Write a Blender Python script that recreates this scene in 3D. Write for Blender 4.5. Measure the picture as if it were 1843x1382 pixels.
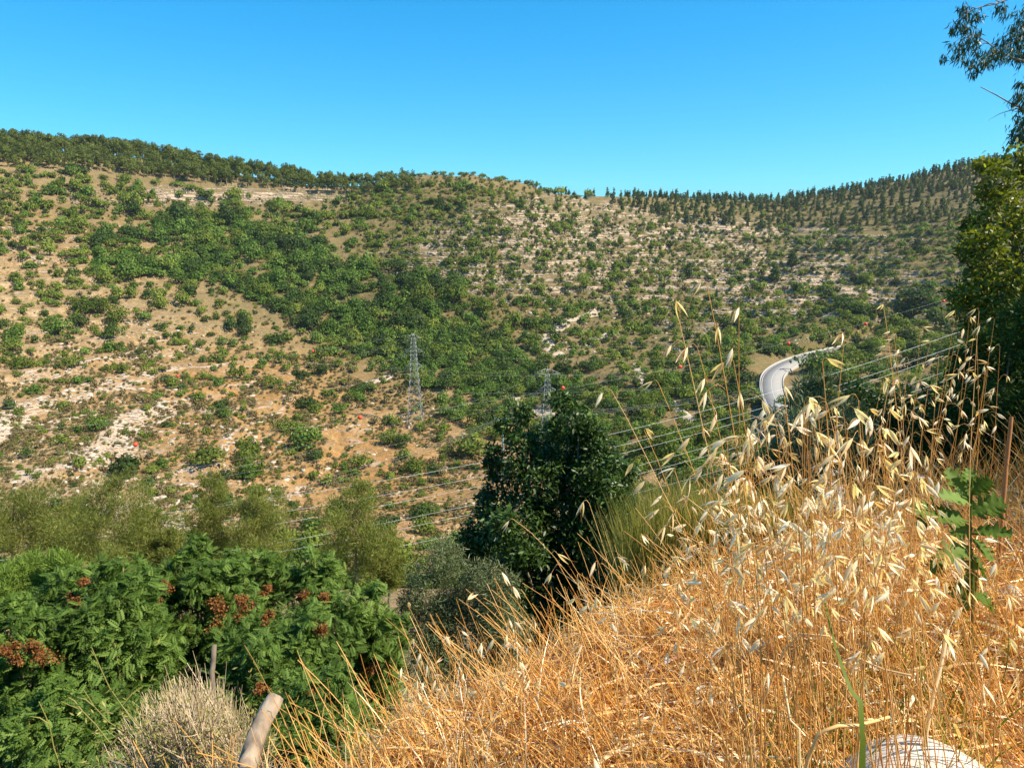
import bpy, math, random
import numpy as np
from mathutils import Matrix, Vector

for _o in list(bpy.data.objects):
    bpy.data.objects.remove(_o)
SC = bpy.context.scene
COL = SC.collection
RNG = np.random.default_rng(7)
random.seed(7)
R = math.radians

# ------------------------------------------------------------------ camera, world, sun
W_, H_, FPX = 1843.0, 1382.0, 1331.0
PITCH = math.atan(261.0 / FPX)
CP, SP = math.cos(PITCH), math.sin(PITCH)
cam_d = bpy.data.cameras.new('camera')
cam_d.lens = 36.0 * FPX / W_
cam_d.sensor_width = 36.0
cam_d.clip_start = 0.05
cam_d.clip_end = 6000
cam = bpy.data.objects.new('camera', cam_d)
COL.objects.link(cam)
cam.rotation_euler = (math.pi / 2 - PITCH, 0, 0)
SC.camera = cam

SUN_EL, SUN_AZ = R(48), R(104)          # azimuth from +Y (view direction) clockwise to the right
world = bpy.data.worlds.new('World')
SC.world = world
world.use_nodes = True
nt = world.node_tree
for n in list(nt.nodes):
    nt.nodes.remove(n)
sky = nt.nodes.new('ShaderNodeTexSky')
sky.sky_type = 'NISHITA'
sky.sun_disc = False
sky.sun_elevation = SUN_EL
sky.sun_rotation = SUN_AZ
sky.altitude = 0
sky.air_density = 1.0
sky.dust_density = 0.3
sky.ozone_density = 2.2
hs = nt.nodes.new('ShaderNodeHueSaturation')
hs.inputs['Hue'].default_value = 0.485
hs.inputs['Saturation'].default_value = 1.5
hs.inputs['Value'].default_value = 1.05
bg = nt.nodes.new('ShaderNodeBackground')
bg.inputs['Strength'].default_value = 0.10
wo = nt.nodes.new('ShaderNodeOutputWorld')
nt.links.new(sky.outputs[0], hs.inputs['Color'])
tn = nt.nodes.new('ShaderNodeMix'); tn.data_type = 'RGBA'; tn.blend_type = 'MULTIPLY'
tn.inputs[0].default_value = 1.0; tn.inputs[7].default_value = (.47, 1.14, 1.52, 1)
gm = nt.nodes.new('ShaderNodeGamma'); gm.inputs['Gamma'].default_value = .75
nt.links.new(hs.outputs[0], gm.inputs[0])
nt.links.new(gm.outputs[0], tn.inputs[6])
nt.links.new(tn.outputs[2], bg.inputs['Color'])
nt.links.new(bg.outputs[0], wo.inputs[0])

sun_d = bpy.data.lights.new('sun', 'SUN')
sun_d.energy = 5.0
sun_d.angle = R(0.5)
sun_d.color = (1.0, 0.90, 0.75)
sun = bpy.data.objects.new('sun', sun_d)
COL.objects.link(sun)
_sd = Vector((math.sin(SUN_AZ) * math.cos(SUN_EL), math.cos(SUN_AZ) * math.cos(SUN_EL), math.sin(SUN_EL)))
sun.rotation_euler = _sd.to_track_quat('Z', 'Y').to_euler()
sun.location = (20, -20, 40)

SC.view_settings.view_transform = 'Standard'
SC.view_settings.look = 'None'
SC.view_settings.exposure = 0.95
SC.view_settings.gamma = 1.0
SC.render.engine = 'CYCLES'
SC.cycles.max_bounces = 6
SC.cycles.transparent_max_bounces = 6

# ------------------------------------------------------------------ helpers
def pix_dir(px, py):
    a = (np.asarray(px, float) - W_ / 2) / FPX
    b = -(np.asarray(py, float) - H_ / 2) / FPX
    return np.stack([a, CP + b * SP, -SP + b * CP], -1)

def at(px, py, t):
    return pix_dir(px, py) * np.asarray(t, float)[..., None] if np.ndim(t) else pix_dir(px, py) * t

def project(P):
    P = np.asarray(P, float)
    dep = P[..., 1] * CP - P[..., 2] * SP
    up = P[..., 1] * SP + P[..., 2] * CP
    return W_ / 2 + FPX * P[..., 0] / dep, H_ / 2 - FPX * up / dep, dep

def _hash(i, j, s):
    h = np.sin(i * 127.1 + j * 311.7 + s * 74.7) * 43758.5453
    return h - np.floor(h)

def vnoise(x, y, s=0):
    i, j = np.floor(x), np.floor(y)
    u, v = x - i, y - j
    u = u * u * (3 - 2 * u); v = v * v * (3 - 2 * v)
    a = _hash(i, j, s); b = _hash(i + 1, j, s); c = _hash(i, j + 1, s); d = _hash(i + 1, j + 1, s)
    return a + (b - a) * u + (c - a) * v + (a - b - c + d) * u * v

def fbm(x, y, s=0, octv=4):
    t = 0; a = 0.5; n = 0
    for o in range(octv):
        t = t + a * vnoise(x * 2 ** o, y * 2 ** o, s + o * 13); n += a; a *= 0.5
    return t / n

def sstep(a, b, x):
    t = np.clip((x - a) / (b - a), 0, 1)
    return t * t * (3 - 2 * t)

class MB:
    """collects vertex/face arrays, becomes ONE mesh"""
    def __init__(s):
        s.V = []; s.F = []; s.T = []; s.M = []; s.n = 0
    def add(s, V, F, tint=0.5, mat=0):
        V = np.asarray(V, np.float32).reshape(-1, 3)
        Fs = F if isinstance(F, list) else [F]
        for f in Fs:
            f = np.asarray(f, np.int64)
            if len(f):
                s.F.append(f + s.n); s.M.append(np.full(len(f), mat, np.int32))
        s.V.append(V)
        T = np.asarray(tint, np.float32)
        if T.ndim == 0: T = np.full(len(V), float(T), np.float32)
        s.T.append(T.reshape(-1))
        s.n += len(V)
        return s
    def arrays(s):
        return np.concatenate(s.V), s.F, np.concatenate(s.T), s.M
    def mesh(s, name, mats, smooth=False, attrs=None):
        V, F, T, M = s.arrays()
        me = bpy.data.meshes.new(name)
        me.vertices.add(len(V)); me.vertices.foreach_set('co', V.ravel())
        nl = sum(f.size for f in F); npoly = sum(len(f) for f in F)
        me.loops.add(nl); me.polygons.add(npoly)
        me.loops.foreach_set('vertex_index', np.concatenate([f.ravel() for f in F]).astype(np.int32))
        tot = np.concatenate([np.full(len(f), f.shape[1], np.int32) for f in F])
        st = np.concatenate([[0], np.cumsum(tot)[:-1]]).astype(np.int32)
        me.polygons.foreach_set('loop_start', st)
        for m in (mats if isinstance(mats, (list, tuple)) else [mats]): me.materials.append(m)
        me.polygons.foreach_set('material_index', np.concatenate(M))
        if smooth: me.polygons.foreach_set('use_smooth', np.ones(npoly, bool))
        a = me.attributes.new('tint', 'FLOAT', 'POINT'); a.data.foreach_set('value', T.astype(np.float32))
        for k, v in (attrs or {}).items():
            a = me.attributes.new(k, 'FLOAT', 'POINT'); a.data.foreach_set('value', np.asarray(v, np.float32).ravel())
        me.update(calc_edges=True)
        return me
    def build(s, name, mats, parent=None, smooth=False, attrs=None, loc=None):
        if loc is not None:
            s.V = [v - np.asarray(loc, np.float32) for v in s.V]
        o = bpy.data.objects.new(name, s.mesh(name, mats, smooth, attrs))
        COL.objects.link(o)
        if parent is not None: o.parent = parent
        if loc is not None and parent is None: o.location = loc
        return o

def empty(name, loc):
    o = bpy.data.objects.new(name, None)
    COL.objects.link(o); o.location = [float(c) for c in loc]
    o.empty_display_size = 0.2
    return o

def tag(o, label=None, cat=None, group=None, kind=None):
    if label: o['label'] = label
    if cat: o['category'] = cat
    if group: o['group'] = group
    if kind: o['kind'] = kind
    return o

def unit(v):
    return v / np.maximum(np.linalg.norm(v, axis=-1, keepdims=True), 1e-9)

def rand_dirs(n, rng=None):
    rng = rng or RNG
    return unit(rng.normal(size=(n, 3)))

def basis(d, nrm):
    """columns: x=side, y=d, z=normal"""
    d = unit(d); x = unit(np.cross(d, nrm)); z = np.cross(x, d)
    return np.stack([x, d, z], -1)

def inst(TV, TF, pos, Rm, s):
    n, m = len(pos), len(TV)
    s = np.asarray(s, float)
    if s.ndim == 1: s = s[:, None]
    L = TV[None] * s[:, None, :] if s.shape[-1] == 3 else TV[None] * s[:, None, :]
    V = np.einsum('nij,nmj->nmi', Rm, L) + pos[:, None, :]
    F = (TF[None] + (np.arange(n) * m)[:, None, None]).reshape(-1, TF.shape[1])
    return V.reshape(-1, 3), F

# leaf templates (length along y, width x)
LEAF2 = (np.array([[0, 0, 0], [.28, .35, .05], [.2, .75, .03], [0, 1, -.06], [-.2, .75, .03], [-.28, .35, .05], [0, .5, -.02]], float),
         [np.array([[0, 1, 2, 6], [6, 2, 3, 4], [0, 6, 4, 5]])])
QUAD = (np.array([[-.5, 0, 0], [.5, 0.08, .06], [.42, .95, 0], [-.38, 1, .08]], float), np.array([[0, 1, 2, 3]]))
NARROW = (np.array([[0, 0, 0], [.5, .45, .06], [0, 1, 0], [-.5, .45, .06]], float), np.array([[0, 1, 2, 3]]))

def tubes(C, rad, k=3):
    """C: (n, s, 3) centre lines, rad: (n, s) -> tube mesh"""
    n, s, _ = C.shape
    T = np.gradient(C, axis=1); T = unit(T)
    ref = np.zeros((n, 1, 3)); ref[..., 0] = 0.31; ref[..., 1] = 0.87; ref[..., 2] = .38
    X = unit(np.cross(T, np.broadcast_to(ref, T.shape))); Y = np.cross(T, X)
    ang = np.arange(k) * 2 * np.pi / k
    V = C[:, :, None] + rad[:, :, None, None] * (X[:, :, None] * np.cos(ang)[:, None] + Y[:, :, None] * np.sin(ang)[:, None])
    idx = np.arange(n * s * k).reshape(n, s, k)
    a = idx[:, :-1]; b = idx[:, 1:]
    F = np.stack([a, np.roll(a, -1, 2), np.roll(b, -1, 2), b], -1).reshape(-1, 4)
    return V.reshape(-1, 3), F

def ribbons(C, wid, side):
    """C (n,s,3), wid (n,s), side (n,3)"""
    n, s, _ = C.shape
    T = unit(np.gradient(C, axis=1))
    X = unit(np.cross(T, side[:, None, :]))
    V = np.stack([C - X * wid[..., None] / 2, C + X * wid[..., None] / 2], 2)
    idx = np.arange(n * s * 2).reshape(n, s, 2)
    F = np.stack([idx[:, :-1, 0], idx[:, :-1, 1], idx[:, 1:, 1], idx[:, 1:, 0]], -1).reshape(-1, 4)
    return V.reshape(-1, 3), F

def polyline(pts, n):
    pts = np.asarray(pts, float)
    d = np.concatenate([[0], np.cumsum(np.linalg.norm(np.diff(pts, axis=0), axis=1))])
    # catmull-rom through control points
    t = np.linspace(0, d[-1], n)
    out = np.empty((n, 3))
    P = np.vstack([2 * pts[0] - pts[1], pts, 2 * pts[-1] - pts[-2]])
    for i, tt in enumerate(t):
        k = min(np.searchsorted(d, tt, side='right') - 1, len(pts) - 2)
        u = (tt - d[k]) / max(d[k + 1] - d[k], 1e-9)
        p0, p1, p2, p3 = P[k], P[k + 1], P[k + 2], P[k + 3]
        out[i] = 0.5 * (2 * p1 + (p2 - p0) * u + (2 * p0 - 5 * p1 + 4 * p2 - p3) * u * u + (3 * p1 - p0 - 3 * p2 + p3) * u ** 3)
    return out

def add_tube(mb, pts, r0, r1, k=8, n=12, tint=0.5, mat=0, wob=0.0):
    C = polyline(pts, n)
    if wob: C[1:-1] += RNG.normal(size=(n - 2, 3)) * wob
    V, F = tubes(C[None], np.linspace(r0, r1, n)[None], k)
    mb.add(V, F, tint, mat)

def add_bar(mb, a, b, w, tint=.5, mat=0):
    a = np.asarray(a, float); b = np.asarray(b, float)
    V, F = tubes(np.stack([a, b])[None], np.full((1, 2), w * .7), 4)
    mb.add(V, [F, np.array([[3, 2, 1, 0], [4, 5, 6, 7]])], tint, mat)

# ------------------------------------------------------------------ materials
def nodes(name):
    m = bpy.data.materials.new(name); m.use_nodes = True
    t = m.node_tree
    for n in list(t.nodes): t.nodes.remove(n)
    out = t.nodes.new('ShaderNodeOutputMaterial')
    return m, t, out

def mixc(t, fac, a, b, bt='MIX'):
    n = t.nodes.new('ShaderNodeMix'); n.data_type = 'RGBA'; n.blend_type = bt
    for sock, v in ((n.inputs['Factor'], fac), (n.inputs['A'], a), (n.inputs['B'], b)) if False else ((n.inputs[0], fac), (n.inputs[6], a), (n.inputs[7], b)):
        if hasattr(v, 'links'): t.links.new(v, sock)
        elif isinstance(v, (int, float)): sock.default_value = v
        else: sock.default_value = (*v, 1)
    return n.outputs[2]

def ramp(t, fac, stops):
    n = t.nodes.new('ShaderNodeValToRGB')
    while len(n.color_ramp.elements) < len(stops): n.color_ramp.elements.new(0.5)
    for e, (p, c) in zip(n.color_ramp.elements, stops):
        e.position = p; e.color = (*c, 1) if not isinstance(c, (int, float)) else (c, c, c, 1)
    t.links.new(fac, n.inputs[0])
    return n.outputs[0]

def attr(t, name):
    n = t.nodes.new('ShaderNodeAttribute'); n.attribute_name = name
    return n.outputs['Fac']

def math_(t, op, a, b=0.0, c=None, clamp=False):
    n = t.nodes.new('ShaderNodeMath'); n.operation = op; n.use_clamp = clamp
    for i, v in enumerate((a, b) if c is None else (a, b, c)):
        if hasattr(v, 'links'): t.links.new(v, n.inputs[i])
        else: n.inputs[i].default_value = v
    return n.outputs[0]

def noise(t, scale, detail=4, rough=.55, mapscale=None, dist=0.0):
    n = t.nodes.new('ShaderNodeTexNoise'); n.inputs['Scale'].default_value = scale
    n.inputs['Detail'].default_value = detail; n.inputs['Roughness'].default_value = rough
    n.inputs['Distortion'].default_value = dist
    g = t.nodes.new('ShaderNodeNewGeometry') if mapscale == 'geo' else t.nodes.new('ShaderNodeTexCoord')
    src = g.outputs['Object'] if mapscale != 'geo' else g.outputs['Position']
    if isinstance(mapscale, tuple):
        mp = t.nodes.new('ShaderNodeMapping'); mp.inputs['Scale'].default_value = mapscale
        t.links.new(src, mp.inputs[0]); src = mp.outputs[0]
    t.links.new(src, n.inputs['Vector'])
    return n.outputs['Fac']

def leaf_mat(name, stops, trans=.3, rough=.55, spec=.3, objvar=.5):
    """foliage: colour from per-leaf tint + per-object random"""
    m, t, out = nodes(name)
    oi = t.nodes.new('ShaderNodeObjectInfo')
    v = math_(t, 'MULTIPLY_ADD', oi.outputs['Random'], objvar, -objvar / 2)
    f = math_(t, 'ADD', attr(t, 'tint'), v, clamp=True)
    c = ramp(t, f, stops)
    p = t.nodes.new('ShaderNodeBsdfPrincipled')
    t.links.new(c, p.inputs['Base Color'])
    p.inputs['Roughness'].default_value = rough
    p.inputs['Specular IOR Level'].default_value = spec
    tr = t.nodes.new('ShaderNodeBsdfTranslucent')
    c2 = mixc(t, 1.0, c, (1.15, 1.2, .55), 'MULTIPLY')
    t.links.new(c2, tr.inputs['Color'])
    mx = t.nodes.new('ShaderNodeMixShader'); mx.inputs[0].default_value = trans
    t.links.new(p.outputs[0], mx.inputs[1]); t.links.new(tr.outputs[0], mx.inputs[2])
    t.links.new(mx.outputs[0], out.inputs[0])
    return m

def plain_mat(name, stops, rough=.8, nscale=6, metal=0.0, spec=.3, bump=0.0, mapscale=None, tintw=0.0):
    m, t, out = nodes(name)
    f = noise(t, nscale, 5, .6, mapscale)
    if tintw: f = math_(t, 'MULTIPLY_ADD', attr(t, 'tint'), tintw, math_(t, 'MULTIPLY', f, 1 - tintw))
    c = ramp(t, f, stops)
    p = t.nodes.new('ShaderNodeBsdfPrincipled')
    t.links.new(c, p.inputs['Base Color'])
    p.inputs['Roughness'].default_value = rough; p.inputs['Metallic'].default_value = metal
    p.inputs['Specular IOR Level'].default_value = spec
    if bump:
        b = t.nodes.new('ShaderNodeBump'); b.inputs['Strength'].default_value = bump
        t.links.new(noise(t, nscale * 4, 5, .65, mapscale), b.inputs['Height']); t.links.new(b.outputs[0], p.inputs['Normal'])
    t.links.new(p.outputs[0], out.inputs[0])
    return m

M = {}
M['shrub'] = leaf_mat('olive_shrub_leaves', [(0, (.065, .088, .012)), (.35, (.115, .155, .021)), (.7, (.175, .22, .034)), (1, (.26, .30, .055))], .35, .7, .12)
M['green'] = leaf_mat('fresh_green_leaves', [(0, (.045, .075, .012)), (.4, (.08, .14, .018)), (.75, (.125, .20, .028)), (1, (.19, .27, .05))], .35, .65, .15)
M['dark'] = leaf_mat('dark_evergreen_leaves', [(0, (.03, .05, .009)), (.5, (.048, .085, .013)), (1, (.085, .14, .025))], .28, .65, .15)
M['pine'] = leaf_mat('pine_needles', [(0, (.065, .085, .018)), (.5, (.12, .145, .03)), (1, (.19, .215, .05))], .4, .7, .1)
M['farpine'] = leaf_mat('far_pine_needles', [(0, (.05, .07, .022)), (.5, (.09, .12, .034)), (1, (.15, .18, .055))], .4, .7, .1)
M['tuft'] = leaf_mat('dry_tufts', [(0, (.12, .095, .03)), (.5, (.19, .15, .05)), (1, (.24, .20, .09))], .2, .7)
M['bark'] = plain_mat('bark', [(.2, (.10, .075, .05)), (.7, (.22, .17, .12))], .9, 9, bump=.4)
M['palebark'] = plain_mat('pale_bark', [(.2, (.25, .2, .14)), (.8, (.42, .35, .26))], .9, 9)
M['rock'] = plain_mat('limestone', [(.25, (.28, .22, .16)), (.5, (.44, .37, .28)), (.8, (.58, .51, .42))], .9, 1.3, bump=.6, tintw=.3)
M['sumac'] = leaf_mat('sumac_leaves', [(0, (.05, .085, .012)), (.5, (.095, .165, .026)), (1, (.19, .28, .055))], .4, .6, .18, 0.1)
M['sumac_stem'] = plain_mat('sumac_stems', [(.2, (.25, .2, .06)), (.8, (.42, .34, .12))], .7, 12)
M['seed'] = leaf_mat('rust_red_seed_heads', [(0, (.12, .045, .014)), (.5, (.23, .09, .028)), (1, (.32, .17, .055))], .15, .8, .1, 0.1)
M['oak'] = leaf_mat('glossy_dark_leaves', [(0, (.016, .034, .006)), (.5, (.034, .068, .010)), (1, (.085, .15, .025))], .25, .42, .3, 0.1)
M['olive'] = leaf_mat('grey_green_leaves', [(0, (.05, .065, .022)), (.5, (.10, .125, .045)), (1, (.19, .22, .10))], .2, .5, .35, 0.1)
M['nearpine'] = leaf_mat('yellow_green_needles', [(0, (.09, .105, .022)), (.5, (.19, .21, .042)), (1, (.32, .33, .085))], .4, .6, .2, 0.2)
M['maple'] = leaf_mat('broad_yellow_green_leaves', [(0, (.06, .08, .010)), (.5, (.15, .17, .018)), (1, (.36, .36, .045))], .45, .45, .4, 0.1)
M['euca'] = leaf_mat('blue_green_long_leaves', [(0, (.035, .06, .03)), (.5, (.06, .10, .05)), (1, (.12, .16, .07))], .25, .45, .4, 0.1)
M['straw'] = leaf_mat('golden_straw', [(0, (.22, .065, .010)), (.3, (.62, .245, .040)), (.55, (.83, .425, .105)), (.8, (.92, .65, .28)), (1, (.95, .87, .66))], .3, .36, .6, 0.05)
M['stalk'] = leaf_mat('dry_oat_stalk', [(0, (.42, .18, .035)), (.5, (.75, .395, .105)), (1, (.90, .63, .29))], .2, .45, .35, 0.3)
M['glume'] = leaf_mat('papery_oat_husk', [(0, (.66, .37, .15)), (.35, (.84, .59, .32)), (.7, (.92, .78, .57)), (1, (.94, .88, .76))], .42, .5, .2, 0.3)
M['grassgreen'] = leaf_mat('green_grass_blade', [(0, (.07, .12, .01)), (1, (.18, .24, .03))], .4, .5, .3, 0.1)
M['broom'] = leaf_mat('yellow_green_grass', [(0, (.12, .12, .02)), (.5, (.25, .23, .05)), (1, (.46, .38, .12))], .35, .5, .3, 0.1)
M['twig'] = leaf_mat('grey_dry_twigs', [(0, (.17, .11, .05)), (.5, (.42, .31, .17)), (1, (.66, .53, .34))], .05, .8, .2, 0.1)
M['thistle'] = leaf_mat('blue_green_thistle_leaf', [(0, (.045, .075, .010)), (.5, (.10, .16, .022)), (1, (.21, .30, .07))], .35, .6, .12, 0.2)
M['steel'] = plain_mat('galvanised_steel', [(.2, (.24, .26, .25)), (.8, (.36, .38, .36))], .6, 3, .3)
M['teal'] = plain_mat('blue_green_painted_steel', [(.2, (.16, .25, .24)), (.8, (.30, .40, .38))], .6, 3)
M['cable'] = plain_mat('bright_aluminium_cable', [(.2, (.55, .55, .52)), (.8, (.72, .72, .70))], .5, 3, .2)
M['farcable'] = plain_mat('weathered_cable', [(.2, (.26, .28, .24)), (.8, (.36, .38, .34))], .5, 3, .2)
M['ball'] = plain_mat('orange_red_plastic', [(.2, (.60, .06, .025)), (.8, (.72, .09, .035))], .5, 3)
M['asphalt'] = plain_mat('worn_grey_asphalt', [(.2, (.23, .215, .19)), (.8, (.31, .29, .26))], .85, .8)
M['line'] = plain_mat('white_road_paint', [(.2, (.36, .35, .32)), (.8, (.5, .48, .44))], .7, 3)
M['concrete'] = plain_mat('pale_concrete', [(.2, (.27, .25, .21)), (.8, (.40, .37, .32))], .85, 2)
M['gravel'] = plain_mat('pale_track_gravel', [(.3, (.33, .25, .17)), (.7, (.47, .38, .28))], .95, .5)
M['stump'] = plain_mat('bleached_wood', [(.3, (.09, .06, .04)), (.5, (.27, .20, .135)), (.75, (.44, .35, .24))], .85, 22, bump=.9, mapscale=(1, 1, .22))
M['white_rock'] = plain_mat('smooth_white_limestone', [(.25, (.40, .33, .26)), (.5, (.58, .50, .41)), (.8, (.68, .60, .50))], .8, 3, bump=.25)
M['brownstick'] = plain_mat('reddish_dry_stem', [(.2, (.26, .10, .03)), (.8, (.42, .19, .06))], .6, 20)

# ------------------------------------------------------------------ the far valley and hills
def slope_of(az, py):
    b = -(py - H_ / 2) / FPX
    dy = CP + b * SP
    return (-SP + b * CP) * np.cos(az) / dy

def az_of(px):
    b = -(430 - H_ / 2) / FPX
    return np.arctan2((px - W_ / 2) / FPX, CP + b * SP)

#  px : [(r, py) from valley to ridge], ridge at index 7
COLS = {
 -1600: [(170, 950), (220, 840), (270, 730), (330, 620), (400, 500), (470, 400), (540, 300), (610, 225)],
 -400: [(155, 985), (205, 850), (258, 740), (330, 620), (410, 490), (480, 395), (550, 300), (620, 235)],
 0:    [(150, 985), (200, 860), (255, 745), (330, 620), (415, 480), (490, 390), (555, 305), (620, 254)],
 150:  [(150, 985), (200, 860), (255, 748), (332, 622), (415, 484), (492, 395), (556, 312), (620, 262)],
 300:  [(152, 980), (202, 858), (256, 750), (334, 625), (416, 490), (492, 402), (556, 331), (615, 284)],
 450:  [(153, 978), (204, 854), (257, 754), (334, 632), (416, 500), (490, 412), (555, 345), (605, 312)],
 600:  [(154, 975), (206, 850), (258, 757), (334, 640), (414, 510), (486, 420), (550, 355), (595, 332)],
 700:  [(155, 970), (208, 846), (258, 757), (332, 640), (410, 515), (480, 420), (545, 350), (588, 322)],
 760:  [(156, 968), (210, 842), (258, 757), (331, 640), (406, 518), (478, 420), (542, 343), (585, 308)],
 860:  [(158, 960), (213, 836), (262, 752), (330, 642), (402, 520), (475, 425), (540, 350), (588, 311)],
 950:  [(160, 950), (214, 828), (264, 745), (330, 640), (402, 525), (484, 430), (560, 362), (630, 326)],
 1050: [(160, 930), (213, 810), (262, 730), (330, 640), (410, 538), (505, 445), (600, 380), (700, 350)],
 1200: [(162, 895), (213, 790), (262, 718), (330, 638), (418, 555), (545, 455), (680, 388), (800, 348)],
 1400: [(170, 880), (214, 785), (260, 715), (330, 637), (430, 560), (565, 472), (725, 402), (860, 354)],
 1500: [(172, 880), (216, 780), (262, 712), (332, 636), (432, 560), (570, 472), (730, 392), (860, 340)],
 1600: [(175, 860), (220, 760), (266, 700), (338, 632), (436, 558), (575, 465), (740, 375), (860, 322)],
 1700: [(178, 820), (224, 730), (270, 683), (342, 628), (440, 552), (578, 455), (740, 360), (855, 297)],
 1843: [(180, 810), (226, 725), (272, 678), (345, 620), (440, 545), (575, 445), (730, 340), (850, 270)],
 2300: [(185, 800), (230, 710), (280, 650), (350, 590), (440, 510), (560, 415), (690, 310), (800, 245)],
 3600: [(200, 780), (240, 690), (290, 620), (350, 560), (430, 480), (540, 390), (640, 300), (740, 240)],
}
cpx = sorted(COLS)
caz = np.array([az_of(p) for p in cpx])
KN = 8
ctlR = np.zeros((len(cpx), KN + 5)); ctlZ = np.zeros_like(ctlR)
for i, p in enumerate(cpx):
    rr = [c[0] for c in COLS[p]]; zz = [c[0] * slope_of(caz[i], c[1]) for c in COLS[p]]
    z0 = zz[0]
    rr = [12, 45, 105] + rr + [rr[-1] + 120, rr[-1] + 1600]
    zz = [-10, -25, min(-50, z0 + 12)] + zz + [zz[-1] - 30, zz[-1] - 240]
    ctlR[i] = rr; ctlZ[i] = zz
NA = 1150
az = np.concatenate([np.linspace(caz[0], az_of(-120), 90)[:-1], np.linspace(az_of(-120), az_of(1960), NA - 178), np.linspace(az_of(1960), caz[-1], 90)[1:]])
NA = len(az)
tk = np.array([0, .03, .07, .13, .20, .28, .40, .54, .68, .82, .94, .97, 1.0])
NT = 760
tt = np.linspace(0, 1, NT)
Rk = np.stack([np.interp(az, caz, ctlR[:, k]) for k in range(KN + 5)])
Zk = np.stack([np.interp(az, caz, ctlZ[:, k]) for k in range(KN + 5)])
def gsm(A, s, axis):
    k = np.arange(-3 * s, 3 * s + 1); w = np.exp(-k * k / (2. * s * s)); w /= w.sum()
    pad = [(0, 0)] * A.ndim; pad[axis] = (3 * s, 3 * s)
    Ap = np.pad(A, pad, mode='edge')
    return np.apply_along_axis(lambda v: np.convolve(v, w, mode='valid'), axis, Ap)
Rk = gsm(Rk, 9, 1); Zk = gsm(Zk, 9, 1)
GR = np.stack([np.interp(tt, tk, Rk[:, j]) for j in range(NA)], 1)
GZ = np.stack([np.interp(tt, tk, Zk[:, j]) for j in range(NA)], 1)
GR = gsm(GR, 9, 0); GZ = gsm(GZ, 9, 0)
GX = GR * np.sin(az)[None]; GY = GR * np.cos(az)[None]
# relief: gullies, knolls, terraces that follow the contours
far = sstep(60, 220, GR)
GZ = GZ + far * ((fbm(GX / 45, GY / 45, 3) - .5) * 6 + (fbm(GX / 12, GY / 12, 5) - .5) * 1.6)
zt = GZ + (fbm(GX / 130, GY / 130, 9, 2) - .5) * 6.0
TH = 4.8
q = zt / TH; qi = np.floor(q); qf = q - qi
riser = sstep(.70, .93, qf)
terr = (qi + riser) * TH - zt
_x, _y, _ = project(np.stack([GX, GY, GZ], -1))
def _bl(cx, cy, rx, ry): return np.exp(-(((_x - cx) / rx) ** 2 + ((_y - cy) / ry) ** 2))
terrw = np.clip(1.3 * _bl(1010, 395, 170, 60) + 1.2 * _bl(1250, 425, 450, 45) + 1.1 * _bl(950, 480, 300, 70) + .8 * _bl(1400, 560, 400, 60) + _bl(430, 350, 300, 25) + .7 * _bl(60, 430, 260, 90) + .6 * _bl(200, 620, 350, 90) + .9 * _bl(150, 780, 350, 100) + .8 * _bl(1450, 500, 400, 50) + .6 * _bl(680, 860, 200, 120), 0, 1)
tw = far * (.25 + .75 * terrw) * sstep(.22, .42, fbm(GX / 70, GY / 70, 21)) * .85
GZ = GZ + terr * tw
GZ = GZ + far * (fbm(GX / 3.0, GY / 3.0, 31, 3) - .5) * .7
G_wall = np.clip(sstep(.62, .72, qf) * (tw / .85) * terrw * (.45 + .9 * fbm(GX / 9, GY / 9, 61, 3)), 0, 1)
# the ground is levelled under the road
road_pix = [(1600, 1000), (1540, 920), (1480, 850), (1435, 790), (1405, 738), (1389, 700), (1394, 672), (1425, 652), (1478, 636), (1560, 619), (1640, 602)]
_rp = np.array([at(px, py, 1.0) * (-50.0 / at(px, py, 1.0)[2]) for px, py in road_pix])
ROADC = polyline(_rp, 130)
_sel = (GR > 80) & (GR < 480) & (np.abs(az[None] - az_of(1480)) < .24)
_g = np.stack([GX[_sel], GY[_sel]], -1)
_dm = np.min(np.linalg.norm(_g[:, None] - ROADC[None, ::2, :2], axis=2), axis=1)
_w = 1 - sstep(5, 12, _dm)
_z = GZ[_sel]; GZ[_sel] = np.where(_w > 0, _z + _w * (np.minimum(_z, -51.2) - _z), _z)
GS = GZ / GR   # slope to the eye
G_MAX = np.maximum.accumulate(GS, axis=0)

def hit(px, py):
    px = np.atleast_1d(np.asarray(px, float)); py = np.atleast_1d(np.asarray(py, float))
    d = pix_dir(px, py)
    a = np.arctan2(d[:, 0], d[:, 1]); s = d[:, 2] / np.hypot(d[:, 0], d[:, 1])
    j = np.clip(np.interp(a, az, np.arange(NA)), 0, NA - 1.001)
    j0 = j.astype(int)
    out = np.zeros((len(px), 3)); ok = np.zeros(len(px), bool)
    global HK, HJ
    HJ = j0; HK = np.zeros(len(px), int)
    k0 = int(np.searchsorted(tt, .075))
    for i in range(len(px)):
        col = GS[k0:, j0[i]]
        k = np.argmax(col >= s[i])
        if col[k] < s[i]:
            k = int(np.argmax(col)); ok[i] = False
        else: ok[i] = True
        k += k0; HK[i] = k
        r = GR[k, j0[i]]
        out[i] = (r * math.sin(a[i]), r * math.cos(a[i]), GZ[k, j0[i]])
    return out, ok

def in_poly(px, py, poly):
    poly = np.asarray(poly, float); x, y = px, py
    res = np.zeros(len(px), bool)
    for (x1, y1), (x2, y2) in zip(poly, np.roll(poly, -1, 0)):
        c = ((y1 > y) != (y2 > y)) & (x < (x2 - x1) * (y - y1) / (y2 - y1 + 1e-12) + x1)
        res ^= c
    return res

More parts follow.
